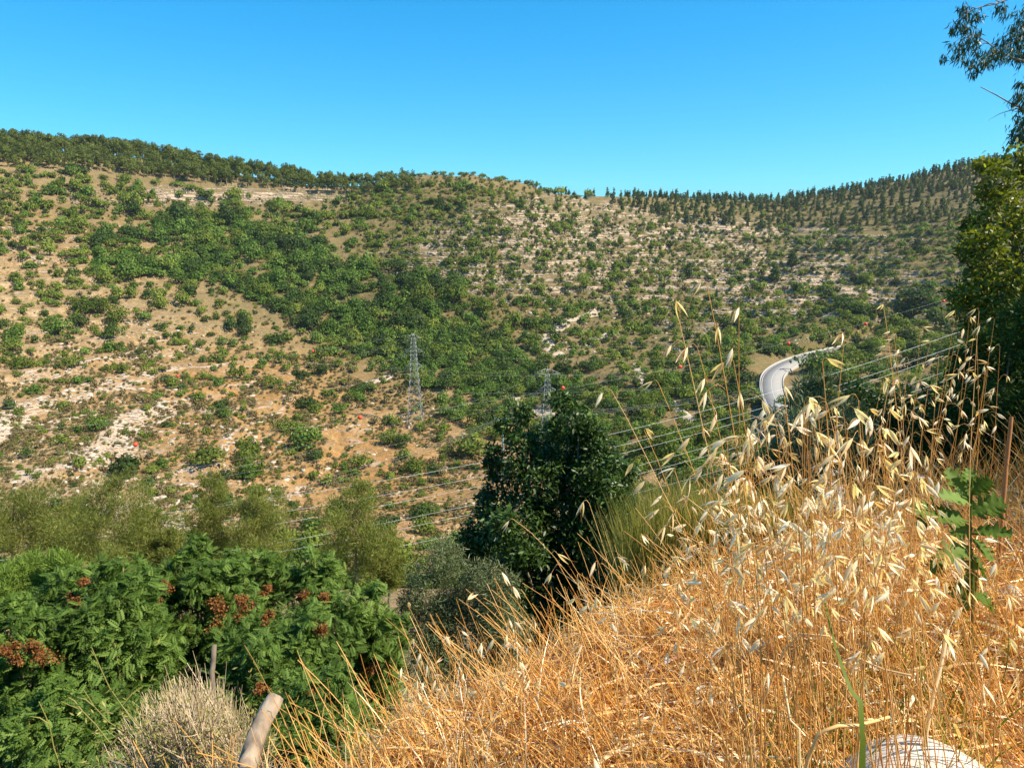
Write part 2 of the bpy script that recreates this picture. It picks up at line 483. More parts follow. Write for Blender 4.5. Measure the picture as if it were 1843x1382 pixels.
# soil cover weights (what grows where on the hill)
gpx, gpy, gdep = project(np.stack([GX, GY, GZ], -1))
def blob(cx, cy, rx, ry):
    return np.exp(-(((gpx - cx) / rx) ** 2 + ((gpy - cy) / ry) ** 2))
greenw = np.clip(1.0 * blob(560, 520, 260, 90) + .9 * blob(760, 620, 170, 90) + .75 * blob(1400, 640, 420, 130) + .9 * blob(1450, 440, 420, 90)
                 + .6 * blob(350, 380, 400, 60) + .45 * blob(850, 440, 250, 90) + .7 * blob(1100, 740, 200, 80) + .9 * blob(1500, 370, 400, 60) + .6 * blob(400, 310, 500, 40) + .55 * blob(860, 370, 220, 60) + .95 * blob(1350, 540, 380, 80) + .5 * blob(1050, 470, 200, 70), 0, 1)
rockw = np.clip(1.0 * blob(60, 800, 260, 75) + .7 * blob(330, 920, 160, 70) + .2 * blob(950, 470, 200, 50) + .25 * blob(1000, 390, 110, 30) + .6 * blob(420, 350, 260, 18)
                + .55 * blob(1250, 420, 300, 20) + .5 * blob(1040, 610, 80, 22) + .5 * blob(400, 720, 180, 60) + .5 * blob(1450, 520, 300, 60) + .4 * blob(1750, 290, 130, 18) + .3 * blob(100, 640, 200, 60), 0, 1)
orangew = np.clip(.9 * blob(700, 850, 260, 130) + .7 * blob(300, 760, 300, 120) + .5 * blob(60, 420, 200, 60) + .6 * blob(480, 680, 200, 50) + .4 * blob(1300, 700, 200, 60) + .3 * blob(900, 560, 100, 60), 0, 1)

def terrain_material():
    m, t, out = nodes('hillside_soil')
    n_big = noise(t, .035, 6, .6, 'geo'); n_mid = noise(t, .22, 6, .65, 'geo'); n_fine = noise(t, 1.1, 5, .7, 'geo')
    gw, rw, ow, wl = attr(t, 'green'), attr(t, 'rock'), attr(t, 'orange'), attr(t, 'wall')
    dry = ramp(t, n_mid, [(.3, (.23, .145, .07)), (.5, (.37, .245, .125)), (.68, (.50, .36, .21))])
    org = ramp(t, n_mid, [(.3, (.27, .135, .045)), (.5, (.38, .195, .065)), (.7, (.46, .27, .115))])
    base = mixc(t, ow, dry, org)
    grn = ramp(t, n_fine, [(.3, (.06, .065, .02)), (.6, (.125, .105, .035)), (.75, (.22, .165, .075))])
    fg = math_(t, 'MULTIPLY', gw, math_(t, 'MULTIPLY_ADD', n_big, 2.2, -.25, True) if False else math_(t, 'MULTIPLY_ADD', n_mid, 2.4, -.4, clamp=True))
    base = mixc(t, fg, base, grn)
    # brown low scrub flecks
    fl = ramp(t, noise(t, .55, 5, .7, 'geo'), [(.50, 0.0), (.58, 1.0)])
    base = mixc(t, math_(t, 'MULTIPLY', fl, .62), base, (.17, .12, .045))
    fl2 = ramp(t, noise(t, 1.7, 4, .65, 'geo'), [(.50, 0.0), (.57, 1.0)])
    base = mixc(t, math_(t, 'MULTIPLY', fl2, .5), base, (.115, .095, .035))
    # outcrops: beds running along the contour
    st = t.nodes.new('ShaderNodeTexNoise'); st.inputs['Scale'].default_value = 1.0; st.inputs['Detail'].default_value = 6; st.inputs['Roughness'].default_value = .66
    mp = t.nodes.new('ShaderNodeMapping'); mp.inputs['Scale'].default_value = (.055, .07, 1.15)
    g = t.nodes.new('ShaderNodeNewGeometry'); t.links.new(g.outputs['Position'], mp.inputs[0]); t.links.new(mp.outputs[0], st.inputs['Vector'])
    rv = math_(t, 'ADD', st.outputs['Fac'], math_(t, 'MULTIPLY_ADD', rw, .11, math_(t, 'MULTIPLY', wl, .19)))
    rv = math_(t, 'SUBTRACT', rv, math_(t, 'MULTIPLY', gw, .05))
    rm = ramp(t, rv, [(.615, 0.0), (.70, 1.0)])
    rockc = ramp(t, n_fine, [(.3, (.27, .185, .115)), (.5, (.44, .325, .22)), (.7, (.58, .47, .35))])
    base = mixc(t, rm, base, rockc)
    # loose white stones
    sp = ramp(t, noise(t, 1.6, 3, .6, 'geo'), [(.66, 0.0), (.70, 1.0)])
    base = mixc(t, math_(t, 'MULTIPLY', sp, math_(t, 'MULTIPLY_ADD', rw, .5, .12, clamp=True)), base, (.58, .50, .41))
    p = t.nodes.new('ShaderNodeBsdfPrincipled'); p.inputs['Roughness'].default_value = .95; p.inputs['Specular IOR Level'].default_value = .1
    t.links.new(base, p.inputs['Base Color'])
    b = t.nodes.new('ShaderNodeBump'); b.inputs['Strength'].default_value = .8; b.inputs['Distance'].default_value = .8
    t.links.new(math_(t, 'ADD', n_fine, math_(t, 'MULTIPLY', rm, .5)), b.inputs['Height']); t.links.new(b.outputs[0], p.inputs['Normal'])
    t.links.new(p.outputs[0], out.inputs[0])
    return m
M['terrain'] = terrain_material()
idx = np.arange(NT * NA).reshape(NT, NA)
TF = np.stack([idx[:-1, :-1], idx[:-1, 1:], idx[1:, 1:], idx[1:, :-1]], -1).reshape(-1, 4)
ter = MB().add(np.stack([GX, GY, GZ], -1), TF)
o = ter.build('hillside', M['terrain'], smooth=True, attrs={'green': greenw, 'rock': rockw, 'orange': orangew, 'wall': G_wall})
tag(o, kind='structure', label='terraced dry hillside across the valley')

# ------------------------------------------------------------------ the near bank
EX = [-9, -2.2, -1.2, -.9, -.73, -.43, .06, .8, 1.5, 2.8, 6, 14]
EY = [-6, -.6, 1.0, 1.5, 1.8, 2.35, 2.74, 3.45, 4.0, 4.3, 4.6, 5.0]
def bank_z(x, y):
    x = np.asarray(x, float); y = np.asarray(y, float)
    d = y - np.interp(x, EX, EY)
    sp = np.log1p(np.exp(np.clip(d * 4, -30, 30))) / 4
    k = .95
    z = -1.3 + .15 * np.clip(x, -3, 8) - .13 * y - k * sp - .5 * np.clip(d - 7, 0, 99)
    zf = -3.3 - .75 * np.clip(np.hypot(x, y) - 3, 0, 99)
    z = zf + np.log1p(np.exp(np.clip((z - zf) * 3, -30, 30))) / 3
    z = z + (fbm(x * 1.3, y * 1.3, 4) - .5) * .16 + (fbm(x * 6, y * 6, 8) - .5) * .035
    return z
def soil_mat():
    m, t, out = nodes('brown_earth')
    c = ramp(t, noise(t, 7, 6, .7), [(.3, (.06, .028, .009)), (.5, (.15, .07, .022)), (.7, (.27, .14, .05))])
    p = t.nodes.new('ShaderNodeBsdfPrincipled'); p.inputs['Roughness'].default_value = .95
    t.links.new(c, p.inputs['Base Color'])
    b = t.nodes.new('ShaderNodeBump'); b.inputs['Strength'].default_value = .7; b.inputs['Distance'].default_value = .03
    t.links.new(noise(t, 30, 5, .7), b.inputs['Height']); t.links.new(b.outputs[0], p.inputs['Normal'])
    t.links.new(p.outputs[0], out.inputs[0])
    return m
M['soil'] = soil_mat()
gx = np.concatenate([np.linspace(-26, -2.5, 50)[:-1], np.linspace(-2.5, 7, 200), np.linspace(7, 26, 50)[1:]])
gy = np.concatenate([np.linspace(-8, .3, 30)[:-1], np.linspace(.3, 8, 170), np.linspace(8, 24, 45)[1:]])
BX, BY = np.meshgrid(gx, gy)
BZ = bank_z(BX, BY)
ii = np.arange(BX.size).reshape(BX.shape)
bf = np.stack([ii[:-1, :-1], ii[:-1, 1:], ii[1:, 1:], ii[1:, :-1]], -1).reshape(-1, 4)
o = MB().add(np.stack([BX, BY, BZ], -1), bf).build('ground', M['soil'], smooth=True)
tag(o, kind='structure')

# ------------------------------------------------------------------ road, tracks, far structures
def drape(name, pix, width, mat, lift=.25, n=60, label=None, cat=None, kind=None, flat=None, parent=None, off=0.0, smoothz=6):
    P, ok = hit([p[0] for p in pix], [p[1] for p in pix])
    if flat is not None: P = np.array([at(px, py, 1.0) * (flat / at(px, py, 1.0)[2]) for px, py in pix])
    C = polyline(P, n)
    T = np.gradient(C, axis=0); T[:, 2] = 0; T = unit(T)
    N = np.stack([T[:, 1], -T[:, 0], np.zeros(n)], -1)
    return C, T, N

def ground_at(x, y):
    """terrain height under (x,y)"""
    a = np.arctan2(x, y); r = np.hypot(x, y)
    j = np.clip(np.interp(a, az, np.arange(NA)), 0, NA - 1).round().astype(int)
    out = np.empty(len(a))
    for i in range(len(a)):
        out[i] = np.interp(r[i], GR[:, j[i]], GZ[:, j[i]])
    return out

def strip(mb, C, N, w0, w1, zoff, tint=.5, mat=0, thick=0.0):
    A = C + N * w0; B = C + N * w1
    A = A + [0, 0, zoff]; B = B + [0, 0, zoff]
    n = len(C)
    if thick:
        V = np.stack([A, B, B - [0, 0, thick], A - [0, 0, thick]], 1)
        k = 4
    else:
        V = np.stack([A, B], 1); k = 2
    ii = np.arange(n * k).reshape(n, k)
    F = []
    if k == 2: F.append(np.stack([ii[:-1, 0], ii[:-1, 1], ii[1:, 1], ii[1:, 0]], -1))
    else:
        for a in range(4):
            b = (a + 1) % 4
            F.append(np.stack([ii[:-1, a], ii[:-1, b], ii[1:, b], ii[1:, a]], -1))
    mb.add(V.reshape(-1, 3), F, tint, mat)

# main road bending round the hill foot
RC, RT, RN = drape('road', road_pix, 8, None, flat=-50.0, n=130)
rz = np.maximum(ground_at(RC[:, 0], RC[:, 1]), -60) 
mb = MB(); strip(mb, RC, RN, -3.7, 3.7, 0, thick=5.0)
o = mb.build('road', M['asphalt']); tag(o, kind='structure', label='grey road curving at the foot of the hill')
mb = MB()
for w in (-3.15, 3.15): strip(mb, RC, RN, w - .1, w + .1, .05)
strip(mb, RC, RN, -.1, .1, .05)
o = mb.build('road_marking', M['line']); tag(o, kind='structure')
for side, lab in ((-1, 'pale concrete barrier along the left outer edge of the curving road'), (1, 'pale low concrete kerb wall on the inner right edge of the curving road')):
    mb = MB(); strip(mb, RC, RN, side * 3.85 - .15, side * 3.85 + .15, .7 if side < 0 else .25, thick=3.0)
    o = mb.build('road_barrier', M['concrete']); tag(o, lab, 'barrier', 'low walls along the road')

def track(name, pix, w, label, n=40):
    P, ok = hit([p[0] for p in pix], [p[1] for p in pix])
    C = polyline(P, n)
    T = np.gradient(C, axis=0); T[:, 2] = 0; T = unit(T)
    N = np.stack([T[:, 1], -T[:, 0], np.zeros(n)], -1)
    rows = []
    for k in np.linspace(-1, 1, 7):
        wv = w * k * (1 + .35 * (fbm(np.arange(n) * .4, np.full(n, k * 2.), 3) - .5))
        Q = C + N * wv[:, None]; Q[:, 2] = ground_at(Q[:, 0], Q[:, 1]) + .28 - .3 * abs(k) ** 4
        rows.append(Q)
    V = np.stack(rows, 1); ii = np.arange(n * 7).reshape(n, 7)
    F = np.stack([ii[:-1, :-1], ii[:-1, 1:], ii[1:, 1:], ii[1:, :-1]], -1).reshape(-1, 4)
    o = MB().add(V, F).build(name, M['gravel'], smooth=True)
    tag(o, kind='structure', label=label)
TRACKS = [
 ([(1146, 655), (1152, 672), (1163, 695), (1190, 715), (1222, 737), (1256, 765), (1300, 782)], 1.9, 'pale dirt track among the olive trees'),
 ([(1010, 640), (985, 612), (1010, 585), (1050, 570), (1075, 562)], 3.2, 'pale eroded dirt track on the slope'),
 ([(1060, 620), (1085, 604), (1110, 600)], 2.6, 'bare pale rock ledge on the slope'),
 ([(-30, 772), (50, 765), (110, 757), (170, 742)], 1.7, 'pale track crossing the rocky slope'),
 ([(660, 690), (695, 680), (715, 655), (700, 640)], 2.2, 'pale footpath beside the pylon'),
 ([(925, 712), (935, 730), (965, 742), (1000, 750), (1040, 765)], 2.6, 'pale gravel yard in the valley'),
]
for pix, w, lab in TRACKS: track('path', pix, w, lab)

def pylon(name, px, ptop, pbase, label, arms, W=None, r_fix=None):
    """lattice tower with three crossarms; returns world heights of the arms"""
    if r_fix is None:
        base, _ = hit(px, pbase); base = base[0]
    else:
        d = at(px, pbase, 1.0); base = d * (r_fix / math.hypot(d[0], d[1]))
        base[2] = ground_at(base[:1], base[1:2])[0]
    dep = base[1] * CP - base[2] * SP
    pxw, _, _ = project(base)
    lo, hi = 0, 80
    for _ in range(40):
        mid = (lo + hi) / 2
        if project(base + [0, 0, mid])[1] > ptop: lo = mid
        else: hi = mid
    Ht = lo
    def hof(py):
        lo, hi = 0, 80
        for _ in range(40):
            mid = (lo + hi) / 2
            if project(base + [0, 0, mid])[1] > py: lo = mid
            else: hi = mid
        return lo
    root = empty(name, base)
    tag(root, label, 'pylon', 'lattice pylons in the valley')
    wb = Ht * .066; w1 = Ht * .022
    def hw(z):
        f = z / Ht
        return wb * (1 - f) ** 1.5 + w1 * min(1, (1.02 - f) * 9) if f < 1 else .05
    mb = MB(); lev = [0]
    while lev[-1] < Ht * .985: lev.append(min(Ht, lev[-1] + max(1.4, hw(lev[-1]) * 1.5)))
    c = [(-1, -1), (1, -1), (1, 1), (-1, 1)]
    for a, b in zip(lev[:-1], lev[1:]):
        ha, hb = hw(a), hw(b)
        for k in range(4):
            p, q = c[k], c[(k + 1) % 4]
            add_bar(mb, (p[0] * ha, p[1] * ha, a), (p[0] * hb, p[1] * hb, b), .11)
            add_bar(mb, (p[0] * ha, p[1] * ha, a), (q[0] * hb, q[1] * hb, b), .055)
            add_bar(mb, (q[0] * ha, q[1] * ha, a), (p[0] * hb, p[1] * hb, b), .055)
            add_bar(mb, (p[0] * hb, p[1] * hb, b), (q[0] * hb, q[1] * hb, b), .055)
    mb.build('lattice_mast', M['steel'], root)
    tips = []
    for py, L in arms:
        z = hof(py)
        mb = MB(); h = hw(z)
        for s in (-1, 1):
            for y in (-h, h):
                add_bar(mb, (s * h, y, z), (s * L, 0, z + .1), .075)
                add_bar(mb, (s * h, y, z + 1.5), (s * L, 0, z + .15), .06)
            for f in (.35, .7):
                x = s * (h + (L - h) * f); yy = h * (1 - f)
                add_bar(mb, (x, -yy, z), (x, yy, z), .08); add_bar(mb, (x, 0, z), (x, 0, z + 1.5 * (1 - f)), .08)
        mb.build('crossarm', M['steel'], root)
        for s in (-1, 1):
            mi = MB()
            for j in range(7):
                add_tube(mi, [(s * L, 0, z - .15 - j * .26), (s * L, 0, z - .28 - j * .26), (s * L, 0, z - .38 - j * .26)], .10, .04, 6, 3)
            mi.build('insulator', M['concrete'], root)
            tips.append(base + [s * L, 0, z - 2.0])
    mb = MB()
    for k in range(4): 
        add_bar(mb, (c[k][0] * wb, c[k][1] * wb, -2.5), (c[k][0] * wb, c[k][1] * wb, .5), .7)
    mb.build('footing', M['concrete'], root)
    return base, Ht, tips
b1, h1, tips1 = pylon('lattice_pylon', 748, 600, 766, 'tall grey lattice pylon on the orange slope left of the dark leafy tree', [(609, 2.6), (633, 3.2), (660, 3.0)])
b2, h2, tips2 = pylon('lattice_pylon', 984, 663, 800, 'grey lattice pylon rising just behind the top of the dark leafy tree', [(673, 3.6), (704, 2.8), (734, 3.2)], r_fix=205)
print('pylons', b1, h1, b2, h2)
# small pole with a T head
d = at(905, 828, 1.0); pb = d * (178 / math.hypot(d[0], d[1])); 
root = empty('power_pole', pb); tag(root, 'small blue-green steel pole with a flat T head left of the dark leafy tree', 'pole')
ph = 0
while project(pb + [0, 0, ph])[1] > 754: ph += .1
mb = MB(); add_tube(mb, [(0, 0, -6), (0, 0, ph * .5), (0, 0, ph)], .30, .16, 8, 8); mb.build('pole_shaft', M['teal'], root)
mb = MB(); add_bar(mb, (-2.2, 0, ph), (2.6, .6, ph + .05), .16); add_bar(mb, (-1.2, 0, ph - .05), (0, 0, ph - 1.1), .08); add_bar(mb, (1.2, 0.2, ph - .05), (0, 0, ph - 1.1), .08); mb.build('pole_arm', M['teal'], root)
for s in (-2, 0, 2.3):
    mb = MB(); add_tube(mb, [(s, .1, ph), (s, .1, ph + .2), (s, .1, ph + .45)], .1, .05, 6, 4); mb.build('insulator', M['concrete'], root)

# ------------------------------------------------------------------ cables
def cable(pts, A, B, rad, label, mat='cable', name='power_cable', group='power lines across the valley', ext=(-1.0, 1.0), n=70):
    """pts: picture points the cable passes; A,B: (px at horizon, dist) of the plan line it hangs over"""
    pa = np.array([A[1] * math.sin(az_of(A[0])), A[1] * math.cos(az_of(A[0]))])
    pb_ = np.array([B[1] * math.sin(az_of(B[0])), B[1] * math.cos(az_of(B[0]))])
    u = pb_ - pa
    S, Z = [], []
    for px, py in pts:
        d = pix_dir(px, py)
        # intersect plan ray d*t with line pa + s*u
        Mx = np.array([[d[0], -u[0]], [d[1], -u[1]]])
        t, s = np.linalg.solve(Mx, pa)
        S.append(s); Z.append(d[2] * t)
    deg = 2 if len(pts) > 2 else 1
    co = np.polyfit(S, Z, deg)
    s = np.linspace(min(S) - (.25 * (max(S) - min(S)) if name == 'power_cable' and rad == .014 else 0), max(S), n)
    P = np.stack([pa[0] + u[0] * s, pa[1] + u[1] * s, np.polyval(co, s)], -1)
    V, F = tubes(P[None], np.full((1, n), rad), 4)
    o = MB().add(V, F).build(name, M[mat]); tag(o, label, 'power cable', group)
    return P
NEAR = [
 ([(60, 955), (267, 923), (614, 873), (861, 832), (1099, 782), (1280, 738), (1428, 697), (1640, 628), (1900, 530)], 'topmost of the bright cables passing behind the dark leafy tree'),
 ([(60, 985), (287, 950), (467, 925), (664, 893), (861, 855), (1096, 806), (1303, 756), (1450, 716), (1650, 650), (1900, 552)], 'second from the top of the bright cables behind the dark leafy tree'),
 ([(60, 1008), (300, 968), (473, 943), (664, 912), (864, 873), (1108, 820), (1315, 765), (1500, 712), (1700, 640), (1900, 560)], 'third from the top of the bright cables behind the dark leafy tree'),
 ([(300, 1008), (500, 976), (691, 940), (864, 908), (1050, 865), (1191, 826), (1317, 790), (1500, 735), (1900, 595)], 'third from the bottom of the bright cables behind the dark leafy tree'),
 ([(330, 1022), (520, 990), (691, 957), (854, 922), (1050, 880), (1200, 842), (1320, 806), (1500, 750), (1900, 612)], 'second from the bottom of the bright cables behind the dark leafy tree'),
 ([(500, 1020), (714, 985), (817, 963), (1050, 915), (1250, 860), (1500, 780), (1900, 640)], 'lowest of the bright cables behind the dark leafy tree'),
]
for i, (pts, lab) in enumerate(NEAR):
    cable(pts, (-100, 62 + i * 1.5), (1900, 88 + i * 2), .014, lab, group='bright power cables passing behind the dark leafy tree')
BALLS = [(244, 800), (648, 751), (1013, 698), (1224, 660), (1419, 618), (1558, 583), (1698, 542), (1800, 508)]
CB = cable([(-40, 832)] + BALLS + [(1900, 470)], (0, 118), (1843, 215), .013, 'thin cable carrying the row of orange marker balls across the valley', 'farcable')
ball_proto = None
def ball(px, py, A, B, rad, label):
    global ball_proto
    pa = np.array([A[1] * math.sin(az_of(A[0])), A[1] * math.cos(az_of(A[0]))])
    pb_ = np.array([B[1] * math.sin(az_of(B[0])), B[1] * math.cos(az_of(B[0]))])
    u = pb_ - pa; d = pix_dir(px, py)
    t, s = np.linalg.solve(np.array([[d[0], -u[0]], [d[1], -u[1]]]), pa)
    if ball_proto is None:
        th = np.linspace(0, np.pi, 11)[1:-1]; ph_ = np.arange(16) * np.pi / 8
        V = np.stack([np.sin(th)[:, None] * np.cos(ph_), np.sin(th)[:, None] * np.sin(ph_), np.cos(th)[:, None] * np.ones(16)], -1)
        V[4] *= 1.05
        V = np.vstack([V.reshape(-1, 3), [[0, 0, 1], [0, 0, -1]]]); g = np.arange(9 * 16).reshape(9, 16)
        F = [np.stack([g[:-1], g[1:], np.roll(g[1:], -1, 1), np.roll(g[:-1], -1, 1)], -1).reshape(-1, 4),
             np.stack([np.full(16, 144), g[0], np.roll(g[0], -1)], -1), np.stack([np.full(16, 145), np.roll(g[-1], -1), g[-1]], -1)]
        ball_proto = MB().add(V, F).mesh('marker_ball', M['ball'], smooth=True)
    o = bpy.data.objects.new('marker_ball', ball_proto); COL.objects.link(o)
    o.location = d * t; o.scale = (rad,) * 3
    tag(o, label, 'marker ball', 'orange marker balls on the power lines')
for (px, py), lab in zip(BALLS, ['orange marker ball above the pale rocks, the largest and furthest left', 'orange marker ball on the orange slope just left of the tall pylon', 'orange marker ball right beside the pylon behind the dark tree', 'orange marker ball over the olive grove left of the oat stalks', 'orange marker ball just above the bend of the grey road', 'orange marker ball above the far end of the grey road', 'orange marker ball over the dark bushes beyond the road, left of the shaded tree', 'orange marker ball glimpsed at the leaves of the tree on the right edge']):
    ball(px, py, (0, 118), (1843, 215), .36, lab)
P2 = [(0, 735), (320, 677), (563, 632), (745, 602)]
cable(P2, (0, 175), (748, 254), .013, 'thin cable running from the top of the tall pylon down to the left edge', 'farcable')
ball(320, 677, (0, 175), (748, 254), .36, 'small orange marker ball over the left slope, between bushes')
ball(563, 632, (0, 175), (748, 254), .36, 'tiny orange marker ball upper left of the tall pylon')
for i, (y0, y1) in enumerate([(612, 0), (637, 0), (664, 0)]):
    nm = ['upper', 'middle', 'lower'][i]
    cable([(752, y0), (1000, y0 + 14), (1300, y0 + 8), (1900, y0 - 45)], (752, 254), (1900, 420), .014, nm + ' thin cable running level to the right from the tall pylon', 'farcable')
    cable([(742, y0), (600, y0 + 36), (300, y0 + 84), (-60, y0 + 120)][::-1], (0, 178), (748, 254), .013, nm + ' thin cable falling to the left from the tall pylon', 'farcable')
for i, y0 in enumerate([675, 706, 737]):
    nm = ['upper', 'middle', 'lower'][i]
    cable([(-60, 905 + 12 * i), (300, 850 + 12 * i), (700, 766 + i * 18), (978, y0)], (0, 120), (984, 205), .012, nm + ' thin cable falling to the left from the pylon behind the dark tree', 'farcable')
    cable([(990, y0), (1250, y0 - 8), (1500, y0 - 38), (1900, y0 - 120)], (984, 205), (1900, 330), .014, nm + ' thin cable running right from the pylon behind the dark tree', 'farcable')
for i in range(3):
    cable([(250, 938 + 10 * i), (560, 868 + 8 * i), (704, 823 + 5 * i), (814, 787 + 3 * i), (896 + 8 * i, 754)], (0, 120), (905, 178), .015, ['first', 'second', 'third'][i] + ' thin cable from the small T-headed pole down to the left, counted from above', 'farcable')
    cable([(900 + 8 * i, 754), (1030, 743 + 3 * i), (1160, 729 + 3 * i), (1500, 672 + 3 * i)], (905, 178), (1600, 250), .015, ['first', 'second', 'third'][i] + ' thin cable from the small T-headed pole to the right, counted from above', 'farcable')

# ------------------------------------------------------------------ far vegetation
def crown_arrays(n, lobes, leaf, tintbase=.5, rng=None, flat=.0, tmpl=QUAD, up=.35):
    """leaf clumps through a crown made of lobes [(x,y,z,r)]"""
    rng = rng or RNG
    lobes = np.asarray(lobes, float)
    w = lobes[:, 3] ** 2; w /= w.sum()
    k = rng.choice(len(lobes), n, p=w)
    d = rand_dirs(n, rng); d[:, 2] = np.abs(d[:, 2]) * .6 + d[:, 2] * .4; d = unit(d)
    rad = lobes[k, 3] * (.62 + .42 * rng.random(n) ** .6)
    P = lobes[k, :3] + d * rad[:, None] * np.array([1, 1, .9])
    nrm = unit(d * 1.0 + rand_dirs(n, rng) * .7 + [0, 0, up])
    ax = unit(np.cross(nrm, rand_dirs(n, rng)))
    s = leaf * (.7 + .7 * rng.random(n))
    V, F = inst(tmpl[0], tmpl[1], P, basis(ax, nrm), np.stack([s, s, s], -1))
    T = np.repeat(np.clip(tintbase + rng.normal(size=n) * .16 + (rng.random(len(lobes))[k] - .5) * .35, 0, 1), len(tmpl[0]))
    return V, F, T

def proto_shrub(seed, nleaf, kind):
    rng = np.random.default_rng(seed)
    n = rng.integers(4, 9)
    L = []
    for i in range(n):
        a = rng.random() * 6.28; d = rng.random() ** .6 * .52
        r = .30 + .24 * rng.random()
        L.append((math.cos(a) * d, math.sin(a) * d * .9, r * .45 + rng.random() * .45 * (1 - d), r))
    L.append((0, 0, .40, .45)); L.append((.2, .1, .2, .4)); L.append((-.2, -.15, .2, .4))
    mb = MB()
    V, F, T = crown_arrays(nleaf, L, .95 / math.sqrt(nleaf) * 2.0, .45, rng)
    V[:, 2] = np.maximum(V[:, 2], -.05)
    mb.add(V, F, T, 0)
    for i in range(3):
        a = rng.random() * 6.28
        v, f = tubes(np.array([[(0, 0, -.25), (.08 * math.cos(a), .08 * math.sin(a), .2), (.3 * math.cos(a), .3 * math.sin(a), .6)]]), np.array([[.05, .04, .02]]), 3)
        mb.add(v, f, .5, 1)
    return mb

def proto_pine(seed, nleaf, slim=1.0, trunk=.27, cone=False):
    rng = np.random.default_rng(seed)
    L = []
    n = rng.integers(6, 10)
    lean = rng.normal(size=2) * .04
    for i in range(n):
        h = trunk + (1 - trunk) * (i + .5) / n
        wr = (.30 * math.sin(min(1, (h - trunk + .12) / .5) * 1.5) * (1 - .75 * max(0, h - .72) / .28)) * slim
        if cone: wr = slim * .27 * (1.08 - (h - trunk) / (1 - trunk)) ** .8
        a = rng.random() * 6.28; d = wr * (.35 if cone else .75) * rng.random() ** .5
        L.append((math.cos(a) * d + lean[0] * h, math.sin(a) * d + lean[1] * h, h - .03, max(.08, wr * (.6 + .45 * rng.random()))))
    mb = MB()
    V, F, T = crown_arrays(nleaf, L, .85 / math.sqrt(nleaf) * 1.35, .5, rng, up=-.05)
    mb.add(V, F, T, 0)
    C = np.array([[(0, 0, -.1), (lean[0] * .4, lean[1] * .4, .4), (lean[0], lean[1], .85)]])
    v, f = tubes(C, np.array([[.026, .02, .008]]), 4); mb.add(v, f, .5, 1)
    for i in range(5):
        a = rng.random() * 6.28; h = trunk * (.8 + rng.random() * .9)
        v, f = tubes(np.array([[(0, 0, h - .05), (.07 * math.cos(a), .07 * math.sin(a), h + .02), (.17 * math.cos(a), .17 * math.sin(a), h + .1)]]), np.array([[.008, .006, .003]]), 3)
        mb.add(v, f, .5, 1)
    return mb

def proto_cypress(seed, nleaf):
    rng = np.random.default_rng(seed)
    L = [(rng.normal() * .01, rng.normal() * .01, h, .10 * math.sin(min(1, h * 2.2) * 1.57) * (1.05 - h) ** .5 + .01) for h in np.linspace(.08, .97, 14)]
    mb = MB(); V, F, T = crown_arrays(nleaf, L, .05, .35, rng); mb.add(V, F, T, 0)
    v, f = tubes(np.array([[(0, 0, -.05), (0, 0, .1), (0, 0, .3)]]), np.array([[.02, .02, .01]]), 4); mb.add(v, f, .5, 1)
    return mb

KINDS = {}
def kind(key, name, cat, mats, protos): KINDS[key] = dict(name=name, cat=cat, mats=mats, arr=protos, mesh={}, items=[])
LOD = (110, 280, 700)
def protos(fn, seed, n=5, **kw): return [[fn(seed + i, ln, **kw) for i in range(n)] for ln in LOD]
kind('shrub', 'shrub', 'shrub', ['shrub', 'bark'], protos(proto_shrub, 100, kind='s'))
kind('green', 'leafy_tree', 'tree', ['green', 'bark'], protos(proto_shrub, 200, kind='g'))
kind('dark', 'evergreen_bush', 'bush', ['dark', 'bark'], protos(proto_shrub, 300, kind='d'))
kind('pine', 'pine_tree', 'pine tree', ['pine', 'palebark'], protos(proto_pine, 400))
kind('farpine', 'far_pine_tree', 'pine tree', ['farpine', 'bark'], protos(proto_pine, 450, slim=.95, trunk=.08, cone=True))
kind('conifer', 'conifer_tree', 'conifer', ['dark', 'bark'], protos(proto_pine, 470, slim=1.1, trunk=.06, cone=True))
kind('cypress', 'cypress_tree', 'cypress', ['farpine', 'bark'], protos(proto_cypress, 500))
kind('tuft', 'dry_scrub', 'scrub', ['tuft', 'bark'], protos(proto_shrub, 600, kind='t'))

ROADVIEW = [(1355, 640), (1400, 640), (1432, 640), (1440, 660), (1440, 672), (1432, 705), (1425, 800), (1362, 800), (1350, 690)]
def put(kd, px, py, wpx, asp=1.0, label=None, hpx=None, dz=0.0):
    if not label and any(in_poly(np.array([px + dx_ * wpx]), np.array([py - dy_ * wpx]), ROADVIEW)[0] for dx_ in (-.45, 0, .45) for dy_ in (0, .5)): return
    """px,py: foot in the picture, wpx: width there"""
    KINDS[kd]['items'].append(dict(px=px, py=py, w=wpx, asp=asp, label=label, h=hpx))

